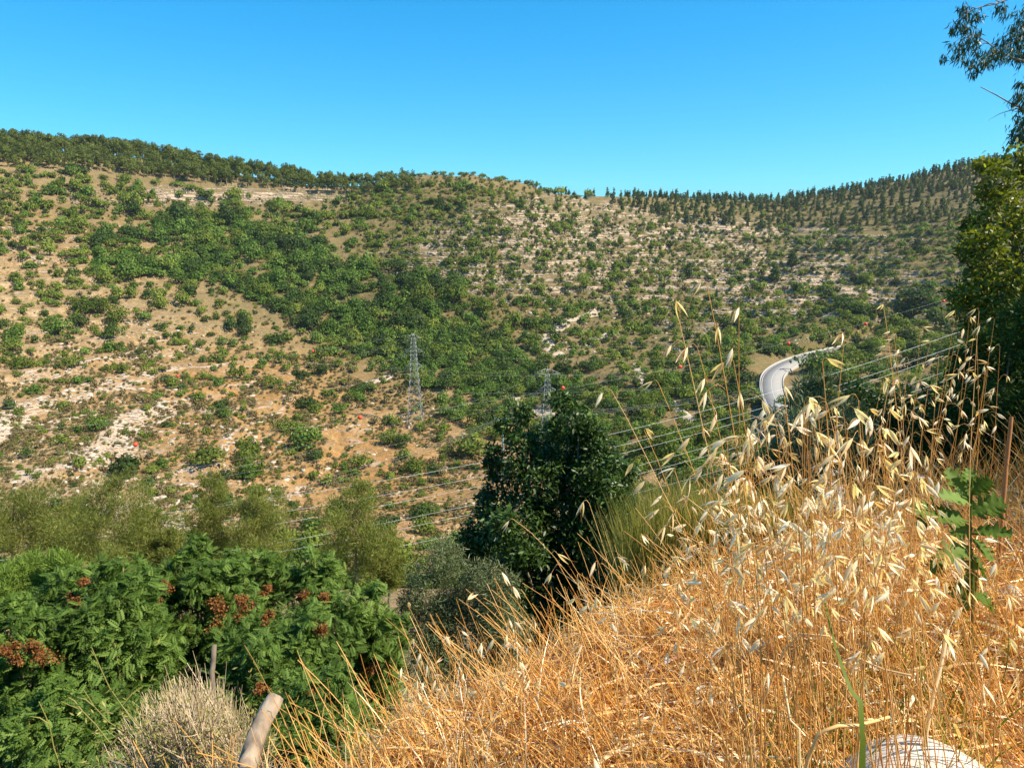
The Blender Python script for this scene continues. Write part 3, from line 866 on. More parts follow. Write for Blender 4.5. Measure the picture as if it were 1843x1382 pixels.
def scatter(poly, spec, spacing, size, n_try=None, jitter=.35, dens=None):
    """poly in picture; spec [(kind, weight)]; spacing as a fraction of the size drawn"""
    poly = np.asarray(poly, float); lo = poly.min(0); hi = poly.max(0)
    area = (hi[0] - lo[0]) * (hi[1] - lo[1])
    n = n_try or int(area / (np.mean(size) * spacing) ** 2 * 4.5 / .45)
    x = lo[0] + RNG.random(n) * (hi[0] - lo[0]); y = lo[1] + RNG.random(n) * (hi[1] - lo[1])
    ok = in_poly(x, y, poly)
    nz = fbm(x / 60, y / 28, 40, 3)
    if dens is not None: ok &= nz > dens
    x, y = x[ok], y[ok]
    w = size[0] + (size[1] - size[0]) * RNG.random(len(x)) ** 2.4 * (1 + .25 * (RNG.random(len(x)) > .93))
    loc_ = .48 + .72 * sstep(.30, .68, fbm(x / 34, y / 15, 91, 3))
    cell = {}; out = []
    g = 24.0
    ks = [s[0] for s in spec]; ws = np.array([s[1] for s in spec], float); ws /= ws.sum()
    for i in range(len(x)):
        ci, cj = int(x[i] // g), int(y[i] // g); good = True
        for a in (-1, 0, 1):
            for b in (-1, 0, 1):
                for (xx, yy, ww) in cell.get((ci + a, cj + b), ()):
                    dx = (xx - x[i]); dy = (yy - y[i]) * 1.9
                    if dx * dx + dy * dy < (spacing * loc_[i] * (ww + w[i]) * .5) ** 2: good = False; break
                if not good: break
            if not good: break
        if good:
            cell.setdefault((ci, cj), []).append((x[i], y[i], w[i])); out.append(i)
    for i in out:
        put(ks[RNG.choice(len(ks), p=ws)], x[i], y[i], w[i], .6 + .7 * RNG.random() ** 1.5)
    return len(out)

# landmark plants first (foot x, foot y, width, kind, height/width, label)
for a in [
 (225, 856, 62, 'dark', .78, 'large round dark bush among the pale rocks on the left'),
 (375, 836, 58, 'shrub', .72, 'wide yellow-green bush just right of the large round dark bush'),
 (291, 842, 26, 'green', .8, 'small green bush between the large dark bush and the wide yellow-green one'),
 (408, 864, 30, 'dark', .95, 'dark green bush below the wide yellow-green bush on the rocky slope'),
 (446, 862, 42, 'green', 1.0, 'upright green bush, lower one of a stacked pair left of the pylon'),
 (450, 826, 46, 'shrub', 1.0, 'tall green bush with a dark shaded left side left of the pylon'),
 (552, 733, 38, 'dark', .75, 'single dark round bush on the open slope left of the tall pylon'),
 (545, 812, 60, 'green', .95, 'tall loose green bush in the middle of the orange slope'),
 (520, 775, 44, 'shrub', .6, 'grey green bush touching the tall loose green bush from above'),
 (612, 745, 26, 'green', .8, 'small green bush left of the tall pylon, above the open slope'),
 (640, 722, 32, 'green', .8, 'green bush just left of the tall pylon'),
 (700, 800, 36, 'shrub', .9, 'olive green bush left of the pylon foot'),
 (720, 806, 34, 'dark', .75, 'dark bush just below the foot of the tall pylon'),
 (745, 850, 44, 'shrub', .7, 'broad olive bush below the pylon foot'),
 (782, 852, 26, 'dark', .8, 'small dark bush right of the broad olive bush below the pylon'),
 (855, 822, 66, 'shrub', .7, 'broad grey green bush left of the small T-headed pole'),
 (760, 932, 54, 'green', .6, 'green bush left of the dark leafy tree, on the orange slope'),
 (700, 948, 60, 'dark', .5, 'low dark hedge like bush behind the yellow-green sapling'),
 (560, 950, 48, 'dark', .55, 'low dark bush between the young pines'),
 (104, 602, 50, 'green', .9, 'bright green bush alone on the left slope'),
 (145, 590, 30, 'dark', .8, 'dark bush beside the bright green bush on the left slope'),
 (162, 560, 44, 'dark', .8, 'round dark bush on the left slope below the orchard'),
 (345, 535, 26, 'dark', 1.0, 'small black-green round bush above the left slope'),
 (436, 590, 28, 'dark', 1.2, 'narrow dark bush at the left edge of the green ravine'),
 (500, 620, 34, 'dark', .7, 'low dark bush below the green ravine'),
 (865, 700, 40, 'dark', .8, 'round nearly black bush between the two pylons'),
 (985, 590, 30, 'dark', .8, 'upper left of three round dark bushes by the eroded track'),
 (1003, 612, 24, 'dark', .9, 'lowest and smallest of three round dark bushes by the eroded track'),
 (1004, 588, 26, 'dark', .9, 'right one of three round dark bushes by the eroded track'),
 (1035, 600, 16, 'dark', .9, 'tiny dark round bush on the eroded track'),
 (1520, 560, 44, 'dark', .7, 'dark round bush, left of the row below the right hillside'),
 (1548, 568, 40, 'dark', .6, 'dark bush, middle of the row below the right hillside'),
 (1572, 567, 34, 'dark', .8, 'dark bush, right of the row below the right hillside'),
 (1436, 526, 22, 'dark', .9, 'small round dark bush on the right hillside'),
 (1650, 545, 60, 'dark', .5, 'wide dark bush group left of the shaded tree'),
 (1468, 668, 62, 'green', .75, 'green tree in front of the grey road just past its bend'),
 (1500, 655, 46, 'shrub', .7, 'grey green bush hiding the middle of the far road stretch'),
 (1412, 742, 46, 'green', .8, 'green tree standing below the road bend'),
 (1352, 728, 50, 'shrub', .8, 'grey green bush below and left of the road bend'),
 (1340, 700, 52, 'dark', .8, 'dark bush just left of the road bend'),
 (1330, 664, 44, 'shrub', .8, 'grey green bush up the slope left of the road bend'),
 (1770, 470, 40, 'dark', .7, 'dark bush high by the tree on the right edge'),
]: put(a[3], a[0], a[1], a[2] * 1.08, a[4], a[5])
for (x, y, h, lab) in [
 (243, 390, 44, 'broad dark conifer on the upper left slope'), (400, 405, 50, 'tall dark conifer above the green ravine'),
 (318, 402, 44, 'slim conifer with a bare trunk beside two cypresses'), (475, 420, 34, 'bright conifer at the head of the green ravine'),
 (794, 378, 32, 'dark conifer on the central hill'), (831, 380, 22, 'small dark conifer right of the larger one on the central hill'),
 (938, 378, 24, 'conifer above the pale terraces on the central hill'),
 (1240, 500, 28, 'dark conifer at the left of the right hillside'), (1425, 478, 38, 'tallest dark conifer on the right hillside'),
 (1345, 480, 26, 'dark conifer on the open right slope'), (1508, 455, 24, 'small conifer above the bare right slope'),
 (1650, 455, 38, 'dark conifer with a shadow on its left by the pale right terraces'), (1395, 505, 34, 'slim conifer below the tallest one on the right hillside'),
 (1590, 500, 40, 'soft-looking conifer on the right slope'), (1305, 405, 26, 'conifer above the pale right terrace, left'), (1370, 412, 26, 'conifer above the pale right terrace, right'),
 (745, 308, 12, 'small round tree left on the bare summit'), (706, 312, 14, 'dark tree standing on the ridge left of the summit'), (741, 308, 13, 'dark tree on the left end of the summit'),
 (793, 308, 6, 'tiny tree on the middle of the summit'),
]: put('conifer', x, y, h * .62, 1.0, lab, h)
for (x, y, h, lab) in [(315, 400, 38, 'slender dark cypress on the left, the taller of two'), (333, 402, 26, 'slender dark cypress on the left, the shorter of two')]:
    put('cypress', x, y, h * .25, 1, lab, h)

cnt = []
# ridge forest on the left
F1 = [(-60, 252), (0, 254), (150, 262), (300, 284), (450, 312), (600, 332), (720, 322), (745, 326), (740, 345), (600, 352), (470, 342), (360, 330), (250, 318), (150, 308), (0, 302), (-60, 300)]
def forest(poly, kd, spacing, hh, wf=.62, big=0):
    poly = np.asarray(poly, float); lo = poly.min(0); hi = poly.max(0)
    n = int((hi[0] - lo[0]) * (hi[1] - lo[1]) / (spacing ** 2 * .35) * 1.5)
    x = lo[0] + RNG.random(n) * (hi[0] - lo[0]); y = lo[1] + RNG.random(n) * (hi[1] - lo[1])
    ok = in_poly(x, y, poly); x, y = x[ok], y[ok]
    acc = []
    A = np.zeros((0, 2))
    for i in range(len(x)):
        if len(A) and np.min((A[:, 0] - x[i]) ** 2 + ((A[:, 1] - y[i]) * 2.4) ** 2) < spacing ** 2: continue
        A = np.vstack([A, [x[i], y[i]]])
        f = (y[i] - lo[1]) / (hi[1] - lo[1])
        h = (.7 if kd == 'pine' and x[i] > 620 else 1) * (hh[0] + (hh[1] - hh[0]) * RNG.random() ** 1.3) * (.8 if RNG.random() < .25 else 1)
        put(kd, x[i], y[i], h * wf * (.8 + .5 * RNG.random()), 1, None, h)
    cnt.append(len(A))
forest(F1, 'pine', 8.5, (21, 36), .44)
# a line of trees right on the crest
for x in np.arange(-20, 700, 8.5):
    yy = np.interp(x, [0, 150, 300, 450, 600, 700], [258, 266, 288, 315, 335, 326])
    put('pine', x + RNG.normal() * 3, yy + RNG.normal() * 2, 10 + 7 * RNG.random(), 1, None, (22 + 13 * RNG.random()) * (1 if x < 560 else .62))
# right-hand hills
F2 = [(1120, 350), (1200, 349), (1400, 358), (1500, 343), (1600, 325), (1700, 300), (1850, 274), (1850, 330), (1720, 345), (1620, 350), (1560, 365), (1400, 372), (1200, 365), (1130, 358)]
forest(F2, 'farpine', 7.5, (10, 18), .55)
F3 = [(1100, 362), (1200, 368), (1400, 374), (1560, 368), (1620, 355), (1850, 340), (1850, 415), (1650, 405), (1500, 412), (1300, 408), (1200, 400), (1110, 380)]
forest(F3, 'farpine', 13.5, (12, 28), .48)
for x in np.arange(1125, 1850, 5.5):
    yy = np.interp(x, [1120, 1200, 1400, 1500, 1600, 1700, 1850], [350, 349, 356, 342, 324, 299, 272])
    if fbm(np.array([x / 14.]), np.array([3.]), 5, 2)[0] < .42: continue
    put('farpine', x + RNG.normal() * 2, yy + 1, 5 + 3 * RNG.random(), 1, None, 7 + 10 * RNG.random() ** 1.6)
for x in list(np.arange(930, 1110, 5)):
    yy = np.interp(x, [860, 950, 1050, 1100], [312, 327, 350, 350])
    if RNG.random() < .35: continue
    put('farpine' if RNG.random() < .6 else 'shrub', x + RNG.normal() * 4, yy + 2, 6 + 5 * RNG.random(), 1, None, 5 + 13 * RNG.random() ** 2)
for x in np.arange(755, 935, 12):
    yy = np.interp(x, [760, 860, 950], [310, 313, 328])
    put('shrub', x + RNG.normal() * 4, yy + 1, 9 + 6 * RNG.random(), .6)
print('forest', cnt)

ALLS = [
 # ravine of dense broadleaf trees
 ([(170, 440), (290, 402), (420, 398), (540, 425), (640, 470), (760, 495), (830, 520), (850, 590), (950, 640), (985, 700), (905, 720), (800, 708), (690, 670), (600, 615), (480, 560), (400, 510), (300, 500), (180, 500)], [('green', 6), ('dark', 4), ('shrub', 1.5)], .56, (20, 44), None),
 # upper left orchards
 ([(-30, 308), (150, 314), (350, 340), (560, 372), (640, 400), (640, 470), (420, 400), (290, 402), (170, 440), (-30, 450)], [('shrub', 5), ('green', 3), ('dark', 1)], .80, (13, 34), None),
 # left orchards
 ([(-30, 445), (175, 440), (180, 500), (300, 505), (400, 515), (430, 560), (300, 560), (-30, 560)], [('green', 3), ('shrub', 5), ('dark', .7)], 1.05, (16, 42), .30),
 # left mid slope
 ([(-30, 560), (430, 560), (600, 620), (690, 672), (560, 690), (300, 700), (-30, 690)], [('shrub', 6), ('dark', 1.6), ('green', 1.8)], 1.12, (14, 44), None),
 # centre hill
 ([(600, 355), (760, 335), (960, 340), (1090, 395), (1120, 440), (1000, 520), (860, 560), (830, 515), (760, 490), (640, 462), (640, 400), (560, 370)], [('shrub', 6), ('green', 1.6), ('dark', 1)], .98, (7, 22), None),
 ([(860, 560), (1000, 520), (1120, 440), (1150, 500), (1180, 560), (1100, 640), (980, 690), (950, 640), (850, 592)], [('shrub', 4), ('green', 2.5), ('dark', 1.2)], .95, (11, 32), .22),
 # right hill
 ([(1090, 365), (1110, 400), (1300, 412), (1650, 410), (1850, 418), (1850, 470), (1500, 475), (1150, 500), (1120, 440)], [('shrub', 4), ('dark', 1.5), ('green', .8)], 1.1, (6, 19), .15),
 ([(1150, 500), (1500, 475), (1850, 470), (1850, 560), (1500, 560), (1180, 560)], [('shrub', 5), ('dark', 2.5), ('green', .6)], 1.1, (8, 26), .15),
 ([(1100, 640), (1180, 560), (1500, 560), (1850, 560), (1850, 640), (1400, 640), (1150, 660)], [('shrub', 4), ('dark', 2.6), ('green', 1)], .86, (12, 32), .2),
 ([(985, 690), (1100, 640), (1150, 660), (1380, 640), (1360, 700), (1380, 780), (1250, 850), (1050, 860), (985, 800)], [('dark', 3), ('green', 3), ('shrub', 3)], .78, (20, 40), None),
 ([(1450, 655), (1600, 612), (1850, 600), (1850, 830), (1450, 830), (1425, 700)], [('dark', 2), ('green', 2), ('shrub', 4)], .8, (24, 56), None),
 ([(800, 708), (905, 720), (985, 690), (985, 800), (860, 790), (790, 750)], [('green', 3), ('shrub', 3), ('dark', 1)], .95, (22, 40), None),
 # lower left open slope
 ([(-30, 690), (300, 700), (560, 690), (690, 675), (800, 710), (790, 760), (860, 800), (860, 1000), (-30, 1000)], [('shrub', 5), ('green', 2), ('dark', 1)], 2.2, (14, 38), .45),
]
for poly, spec, sp_, size, dn in ALLS: cnt.append(scatter(poly, spec, sp_, size, dens=dn))
# smaller scrub everywhere
cnt.append(scatter([(-30, 320), (560, 365), (860, 330), (1090, 360), (1850, 400), (1850, 800), (1000, 860), (860, 980), (-30, 980)], [('shrub', 4), ('tuft', 5), ('dark', .8)], .9, (4, 11), n_try=15000, dens=.30))
cnt.append(scatter([(1050, 840), (1250, 800), (1450, 790), (1850, 780), (1850, 960), (1050, 1000)], [('shrub', 4), ('green', 2), ('dark', 2)], .75, (34, 70)))
cnt.append(scatter([(-30, 985), (860, 985), (860, 1130), (-30, 1130)], [('shrub', 5), ('green', 2)], .85, (36, 80)))
cnt.append(scatter([(600, 340), (760, 318), (860, 316), (960, 332), (1100, 362), (1850, 380), (1850, 600), (900, 600), (700, 470)], [('shrub', 5), ('dark', 1.2), ('tuft', 3)], .85, (3, 10), n_try=16000, dens=.30))
cnt.append(scatter([(-30, 600), (690, 660), (860, 760), (860, 990), (-30, 990)], [('tuft', 8), ('shrub', 1)], 1.1, (5, 16), dens=.42))
print('scatter', cnt)

def third(v, a, b, names):
    return names[int(min(len(names) - 1, max(0, (v - a) / (b - a) * len(names))))]
def where(px, py, kd):
    if py < 352 and kd == 'pine':
        return ('on the crest' if py < np.interp(px, [0, 300, 600, 760], [270, 298, 338, 330]) else 'in the lower rows') + ' of the pine wood, ' + third(px, -20, 740, ['at its far left', 'left of its middle', 'right of its middle', 'at its right end'])
    if px < 640 and py < 450: return 'on the ' + third(py, 310, 450, ['highest', 'lower']) + ' orchard terraces, ' + third(px, 0, 640, ['by the left edge', 'near the two cypresses', 'above the green ravine'])
    if (kd == 'green' and px < 990 and py < 720): return 'in the ' + third(py, 400, 720, ['top', 'middle', 'bottom']) + ' of the green ravine, ' + third(px, 150, 990, ['far left', 'left side', 'right side', 'pylon side'])
    if px < 640 and py < 690: return 'on the left slope, ' + third(py, 450, 690, ['just under the orchards', 'beside the ravine', 'above the pale rocks']) + third(px, 0, 640, [' by the left edge', '', ' towards the tall pylon'])
    if px < 900 and py >= 690: return 'on the open orange slope, ' + third(px, 0, 900, ['among the pale rocks', 'left of its middle', 'in its middle', 'below the tall pylon']) + third(py, 690, 960, [', upper edge', '', ', lower edge'])
    if px < 1100 and py < 560: return 'on the central hill, ' + third(py, 310, 560, ['just under the summit', 'on the pale terraces', 'at its foot'])
    if px < 990: return 'at the ravine mouth between the two pylons'
    if py < 352: return 'on the right skyline, ' + third(px, 1100, 1850, ['by the saddle', 'in its middle', 'on the rising ridge'])
    if py < 420: return 'on the far hill, ' + third(py, 350, 420, ['upper wood', 'lower wood']) + third(px, 1100, 1850, [', by the saddle', ', left of middle', ', right of middle', ', by the edge tree'])
    if py < 560: return 'on the open right hillside, ' + third(py, 420, 560, ['upper part', 'lower part']) + third(px, 1100, 1850, [' at its left', ' in the middle', ' at its right'])
    if px > 1400: return 'right of the curving road' + third(py, 560, 830, [', up the slope', ', beside it', ', behind the oats'])
    return 'by the dirt track, ' + third(py, 560, 830, ['high above it', 'just above it', 'alongside it', 'below it']) + third(px, 990, 1400, [', behind the leafy tree', '', ', towards the road bend'])
LOOK = {'shrub': 'grey green shrub', 'green': 'green leafy tree', 'dark': 'dark bush', 'pine': 'olive green pine',
        'farpine': 'small dark conifer', 'cypress': 'slender dark cypress', 'conifer': 'dark conifer', 'tuft': 'low brownish dry scrub'}
GRP = {'shrub': 'grey green shrubs', 'green': 'leafy green trees', 'dark': 'dark evergreen bushes', 'pine': 'pines', 'farpine': 'dark conifers', 'cypress': 'cypresses', 'conifer': 'lone dark conifers', 'tuft': 'dry scrub clumps'}
STUFFN = {'shrub': 'shrubs', 'green': 'woodland', 'dark': 'bushes', 'pine': 'pine_wood', 'farpine': 'conifer_wood', 'tuft': 'dry_scrub'}
for kd, K in KINDS.items():
    it = K['items']
    if not it: continue
    px = np.array([i['px'] for i in it]); py = np.array([i['py'] for i in it])
    P, ok = hit(px, py)
    dep = P[:, 1] * CP - P[:, 2] * SP
    onwall = (qf[HK, HJ] > .72) & (qf[HK, HJ] < .97) & (terrw[HK, HJ] > .3)
    size = np.array([max(i['w'], (i['h'] or 0)) + (1e4 if i['label'] else 0) for i in it])
    order = np.argsort(-size)
    stuff = MB()
    lab = [i['label'] for i in it]
    for rank, i in enumerate(order):
        d = it[i]; s = d['w'] / FPX * dep[i]
        if onwall[i] and not d['label'] and not d['h'] and RNG.random() < .55: continue
        lod = 0 if size[i] % 1e4 < 15 else 1 if size[i] % 1e4 < 30 else 2
        v = int(RNG.integers(0, 5)); rot = RNG.random() * 6.283
        if d['h']:
            sz = d['h'] / FPX * dep[i]; sx = s / (.55 if kd != 'cypress' else .22)
            sc = (sx, sx, sz)
        else:
            s *= 1.12
            sc = (s / 1.5, s / 1.5, s / 1.5 * 1.3 * d['asp'])
        loc = P[i] - [0, 0, .04 * sc[2]]
        if rank < 300 and kd != 'tuft':
            key = (lod, v)
            if key not in K['mesh']: K['mesh'][key] = K['arr'][lod][v].mesh(K['name'], [M[m] for m in K['mats']])
            o = bpy.data.objects.new(K['name'], K['mesh'][key]); COL.objects.link(o)
            o.location = loc; o.rotation_euler = (0, 0, rot); o.scale = sc
            if d['label']: tag(o, d['label'], K['cat'], GRP[kd])
            else:
                w_ = where(d['px'], d['py'], kd)
                tag(o, ['small ', '', 'big '][lod] + LOOK[kd] + ' ' + w_, K['cat'], ['small ', '', 'big '][lod] + GRP[kd] + ' ' + w_)
        else:
            V, F, T, Mi = K['arr'][lod][v].arrays()
            c_, s_ = math.cos(rot), math.sin(rot)
            Q = V * np.array(sc, np.float32); Q = np.stack([Q[:, 0] * c_ - Q[:, 1] * s_, Q[:, 0] * s_ + Q[:, 1] * c_, Q[:, 2]], -1) + loc
            n0 = stuff.n
            stuff.V.append(Q.astype(np.float32)); stuff.T.append(np.clip(T + (RNG.random() - .5) * .5, 0, 1)); stuff.n += len(Q)
            for f, m in zip(F, Mi): stuff.F.append(f + n0); stuff.M.append(m)
    if stuff.n:
        o = stuff.build(STUFFN[kd], [M[m] for m in K['mats']])
        tag(o, LOOK[kd] + ' growth spread over the hillsides', K['cat'], kind='stuff')
    print(kd, len(it), stuff.n)
    K['arr'] = None

# loose limestone blocks
def rock_arrays(seed):
    rng = np.random.default_rng(seed)
    ph_ = np.arange(7) * 2 * np.pi / 7
    V = []
    for z, r in ((-.3, .9), (.15, 1.0), (.42, .72)):
        V.append(np.stack([np.cos(ph_) * r, np.sin(ph_) * r * .8, np.full(7, z)], -1) * (1 + rng.normal(size=(7, 1)) * .16) + rng.normal(size=(7, 3)) * .05)
    V.append(np.array([[0, 0, .5]])); V = np.vstack(V)
    g = np.arange(21).reshape(3, 7)
    F = [np.stack([g[:-1], np.roll(g[:-1], -1, 1), np.roll(g[1:], -1, 1), g[1:]], -1).reshape(-1, 4), np.stack([g[2], np.roll(g[2], -1), np.full(7, 21)], -1)]
    return V, F
RK = [rock_arrays(i) for i in range(6)]
RP = []
for poly, n, (a, b) in [([(-20, 700), (500, 700), (640, 800), (500, 960), (-20, 960)], 900, (3, 12)), ([(250, 890), (360, 890), (350, 980), (280, 1000)], 120, (5, 18)),
                        ([(600, 700), (870, 720), (870, 980), (600, 980)], 350, (2, 8)), ([(700, 430), (1100, 370), (1400, 420), (1750, 430), (1500, 520), (1100, 520), (850, 520)], 1100, (2, 6)),
                        ([(930, 560), (1250, 560), (1250, 640), (950, 640)], 200, (2, 8)), ([(-20, 580), (500, 580), (600, 700), (-20, 700)], 350, (2, 8)), ([(1150, 520), (1700, 500), (1700, 620), (1200, 640)], 500, (2, 5))]:
    x = np.array(poly, float); lo, hi = x.min(0), x.max(0)
    X = lo[0] + RNG.random(n * 3) * (hi[0] - lo[0]); Y = lo[1] + RNG.random(n * 3) * (hi[1] - lo[1])
    ok = in_poly(X, Y, poly) & (fbm(X / 40, Y / 14, 77, 3) > .47); X, Y = X[ok][:n], Y[ok][:n]
    for xx, yy in zip(X, Y): RP.append((xx, yy, a + (b - a) * RNG.random() ** 3))
RP.sort(key=lambda r: -r[2])
P, _ = hit([r[0] for r in RP], [r[1] for r in RP]); dep = P[:, 1] * CP - P[:, 2] * SP
stuff = MB(); rmesh = [MB().add(v, f).mesh('limestone_block', M['rock']) for v, f in RK]
for i, r in enumerate(RP):
    s = r[2] / FPX * dep[i] / 2; v = i % 6; rot = RNG.normal() * .5; sc = (s * 1.25, s * .9, s * (.7 + .5 * RNG.random()))
    if i < 300:
        o = bpy.data.objects.new('limestone_block', rmesh[v]); COL.objects.link(o); o.location = P[i]; o.rotation_euler = (0, 0, rot); o.scale = sc
        w_ = where(r[0], r[1], 'rock'); tag(o, 'pale limestone block lying ' + w_, 'rock', 'limestone blocks ' + w_)
    else:
        V, F = RK[v]; Q = V * np.array(sc); c_, s_ = math.cos(rot), math.sin(rot)
        Q = np.stack([Q[:, 0] * c_ - Q[:, 1] * s_, Q[:, 0] * s_ + Q[:, 1] * c_, Q[:, 2]], -1) + P[i]
        stuff.add(Q, F, RNG.random())
_ys, _xs = np.nonzero((G_wall > .42) & (GR > 150) & (np.abs(qf - .82) < .10))
_sel = RNG.choice(len(_ys), 9000, replace=False); wst = MB()
for yy, xx in zip(_ys[_sel], _xs[_sel]):
    c = np.array([GX[yy, xx], GY[yy, xx], GZ[yy, xx] + .1]); V, F = RK[int(RNG.integers(0, 6))]; s = .22 + .38 * RNG.random() ** 2
    tx, ty = math.cos(az[xx]), -math.sin(az[xx]); Q = V * [s * 1.8, s, s * .9]
    Q = np.stack([Q[:, 0] * tx - Q[:, 1] * ty, Q[:, 0] * ty + Q[:, 1] * tx, Q[:, 2]], -1) + c
    wst.add(Q, F, RNG.random())
o = wst.build('terrace_stones', M['rock']); tag(o, 'lines of loose stone along the terrace edges', 'stones', kind='stuff')
o = stuff.build('stones', M['rock']); tag(o, 'loose pale stones on the terraces', 'stones', kind='stuff')

def groundz(x, y):
    g = float(ground_at(np.array([x]), np.array([y]))[0]) if math.hypot(x, y) > 12 else -1e3
    return max(g, float(bank_z(x, y))) if math.hypot(x, y) < 24 else g
# ------------------------------------------------------------------ near shrubs and trees
def lob(px, py, rp, t, sq=1.0, dt=0.0):
    """a lobe of crown: picture centre, radius in picture, forward distance"""
    c = at(px, py, t + dt)
    return (*c, rp * t / FPX)

def crown_pts(n, lobes, rng, shell=.55, squash=1.0):
    L = np.asarray(lobes, float); w = L[:, 3] ** 2; w /= w.sum()
    k = rng.choice(len(L), n, p=w); d = rand_dirs(n, rng)
    rad = L[k, 3] * (shell + (1 - shell) * rng.random(n) ** .55) * (1 + .16 * rng.normal(size=n))
    return L[k, :3] + d * rad[:, None], d, k

def sublobes(lobes, m, rng, f=.42):
    """bumpy crown: each lobe gets m smaller ones on its surface"""
    out = []
    for x, y, z, r in lobes:
        out.append((x, y, z, r * .8))
        for d in rand_dirs(m, rng):
            q = .62 + .3 * rng.random()
            out.append((x + d[0] * r * q, y + d[1] * r * q, z + d[2] * r * q, r * f * (.6 + .7 * rng.random())))
    return out

def leaves(mb, n, lobes, size, tmpl, rng, wid=.5, out=.5, droop=0.0, tb=.5, tv=.16, mat=0, shell=.55):
    P, d, k = crown_pts(n, lobes, rng, shell)
    nrm = unit(d * out + rand_dirs(n, rng) * .7 + [0, 0, .35])
    ax = unit(np.cross(nrm, rand_dirs(n, rng)) + np.array([0, 0, -droop]) + d * .25)
    s = size * (.6 + .7 * rng.random(n))
    V, F = inst(tmpl[0], tmpl[1] if not isinstance(tmpl[1], list) else tmpl[1][0], P, basis(ax, nrm), np.stack([s * wid, s, s * wid], -1))
    T = np.clip(tb + rng.normal(size=n) * tv + (rng.random(len(lobes))[k] - .5) * .25, 0, 1)
    mb.add(V, F, np.repeat(T, len(tmpl[0])), mat)

LEAF = (LEAF2[0], np.array([[0, 1, 2, 6], [6, 2, 3, 4], [0, 6, 4, 5]]))

def branches(mb, foot, lobes, r0, rng, per=1, k=6, tint=.5, mat=0, n=10):
    foot = np.asarray(foot, float)
    L = np.asarray(lobes)
    for (x, y, z, r) in L:
        for j in range(per):
            e = np.array([x, y, z]) + rand_dirs(1, rng)[0] * r * .7
            m = foot * .5 + e * .5 + rng.normal(size=3) * r * .25; m[2] -= abs(r) * .1
            add_tube(mb, [foot + rng.normal(size=3) * .03, m, e], r0, r0 * .18, k, n, tint, mat, wob=r * .015)

# --- the dark leafy tree in the middle
rng = np.random.default_rng(11)
T0 = 10.0
OL = [(970, 862, 58), (1005, 835, 52), (1020, 915, 100), (925, 955, 78), (1075, 835, 62), (985, 800, 50), (1025, 765, 38), (1008, 722, 24), (918, 768, 30), (895, 1010, 72), (1090, 975, 105), (1140, 930, 48), (1120, 855, 34), (935, 800, 30), (1060, 790, 34), (900, 845, 30),
      (895, 900, 44), (975, 1080, 105), (1075, 1090, 115), (880, 960, 58), (1105, 860, 45), (1020, 1170, 125), (940, 1120, 80), (940, 745, 18), (1040, 735, 18), (890, 820, 24), (1170, 990, 50), (850, 985, 38)]
lobes = [lob(x, y, r * .95, T0, dt=(rng.random() - .5) * .9) for x, y, r in OL]
foot = at(1035, 1250, T0 + .1)
foot[2] = min(foot[2], bank_z(foot[0], foot[1]) + .1); FTREE = foot
root = empty('leafy_tree', foot); tag(root, 'dark glossy leafy tree standing alone in the middle, in front of the pylon', 'tree')
sub = sublobes(lobes, 9, rng, .34)
mb = MB(); leaves(mb, 84000, sub, .074, LEAF, rng, wid=.62, out=.45, droop=.1, tb=.5, tv=.2, shell=.55)
mb.build('crown', M['oak'], root, loc=foot)
mb = MB()
add_tube(mb, [foot - [0, 0, 1.0], foot + [.05, 0, .6], foot + [-.05, .05, 1.5]], .13, .08, 10, 12)
branches(mb, foot + [-.05, .05, .8], lobes, .05, rng)
mb.build('trunk', M['bark'], root, loc=foot)

# --- grey-green olive bush, left of it
def bush(name, label, cat, t, OLs, matk, n, size, wid, tmpl=LEAF, tb=.5, tv=.16, droop=.1, out=.4, sub=6, seed=1, stem='bark', r0=.02, group=None, per=1, spread=.5, shell=.5, footpx=None, ndx=1.0):
    rng = np.random.default_rng(seed)
    lb = [lob(x, y, r, t, dt=(rng.random() - .5) * spread) for x, y, r in OLs]
    A = np.array(lb); fx = A[:, :2].mean(0); fz = A[:, 2].min() - A[:, 3].max() * .8
    if footpx: f3 = at(footpx[0], footpx[1], t); fx = f3[:2]; fz = f3[2]
    foot = np.array([fx[0], fx[1], min(fz, groundz(fx[0], fx[1]))])
    root = empty(name, foot); tag(root, label, cat, group)
    sl = sublobes(lb, sub, rng)
    mb = MB(); leaves(mb, n, sl, size, tmpl, rng, wid=wid, out=out, droop=droop, tb=tb, tv=tv, shell=shell)
    mb.build('foliage', M[matk], root, loc=foot)
    mb = MB(); branches(mb, foot, lb, r0, rng, per=per)
    mb.build('stems', M[stem], root, loc=foot)
    return root, lb, sl, foot
bush('olive_bush', 'rounded grey green olive bush at the left foot of the dark leafy tree', 'bush', 8.5,
     [(790, 1075, 78), (860, 1085, 72), (800, 1010, 42), (880, 1040, 45), (840, 1160, 90), (760, 1130, 55), (900, 1120, 60), (780, 1190, 70), (905, 1180, 60), (740, 1080, 30)], 'olive', 44000, .060, .24, seed=21, tb=.64, droop=-.1, out=.2)

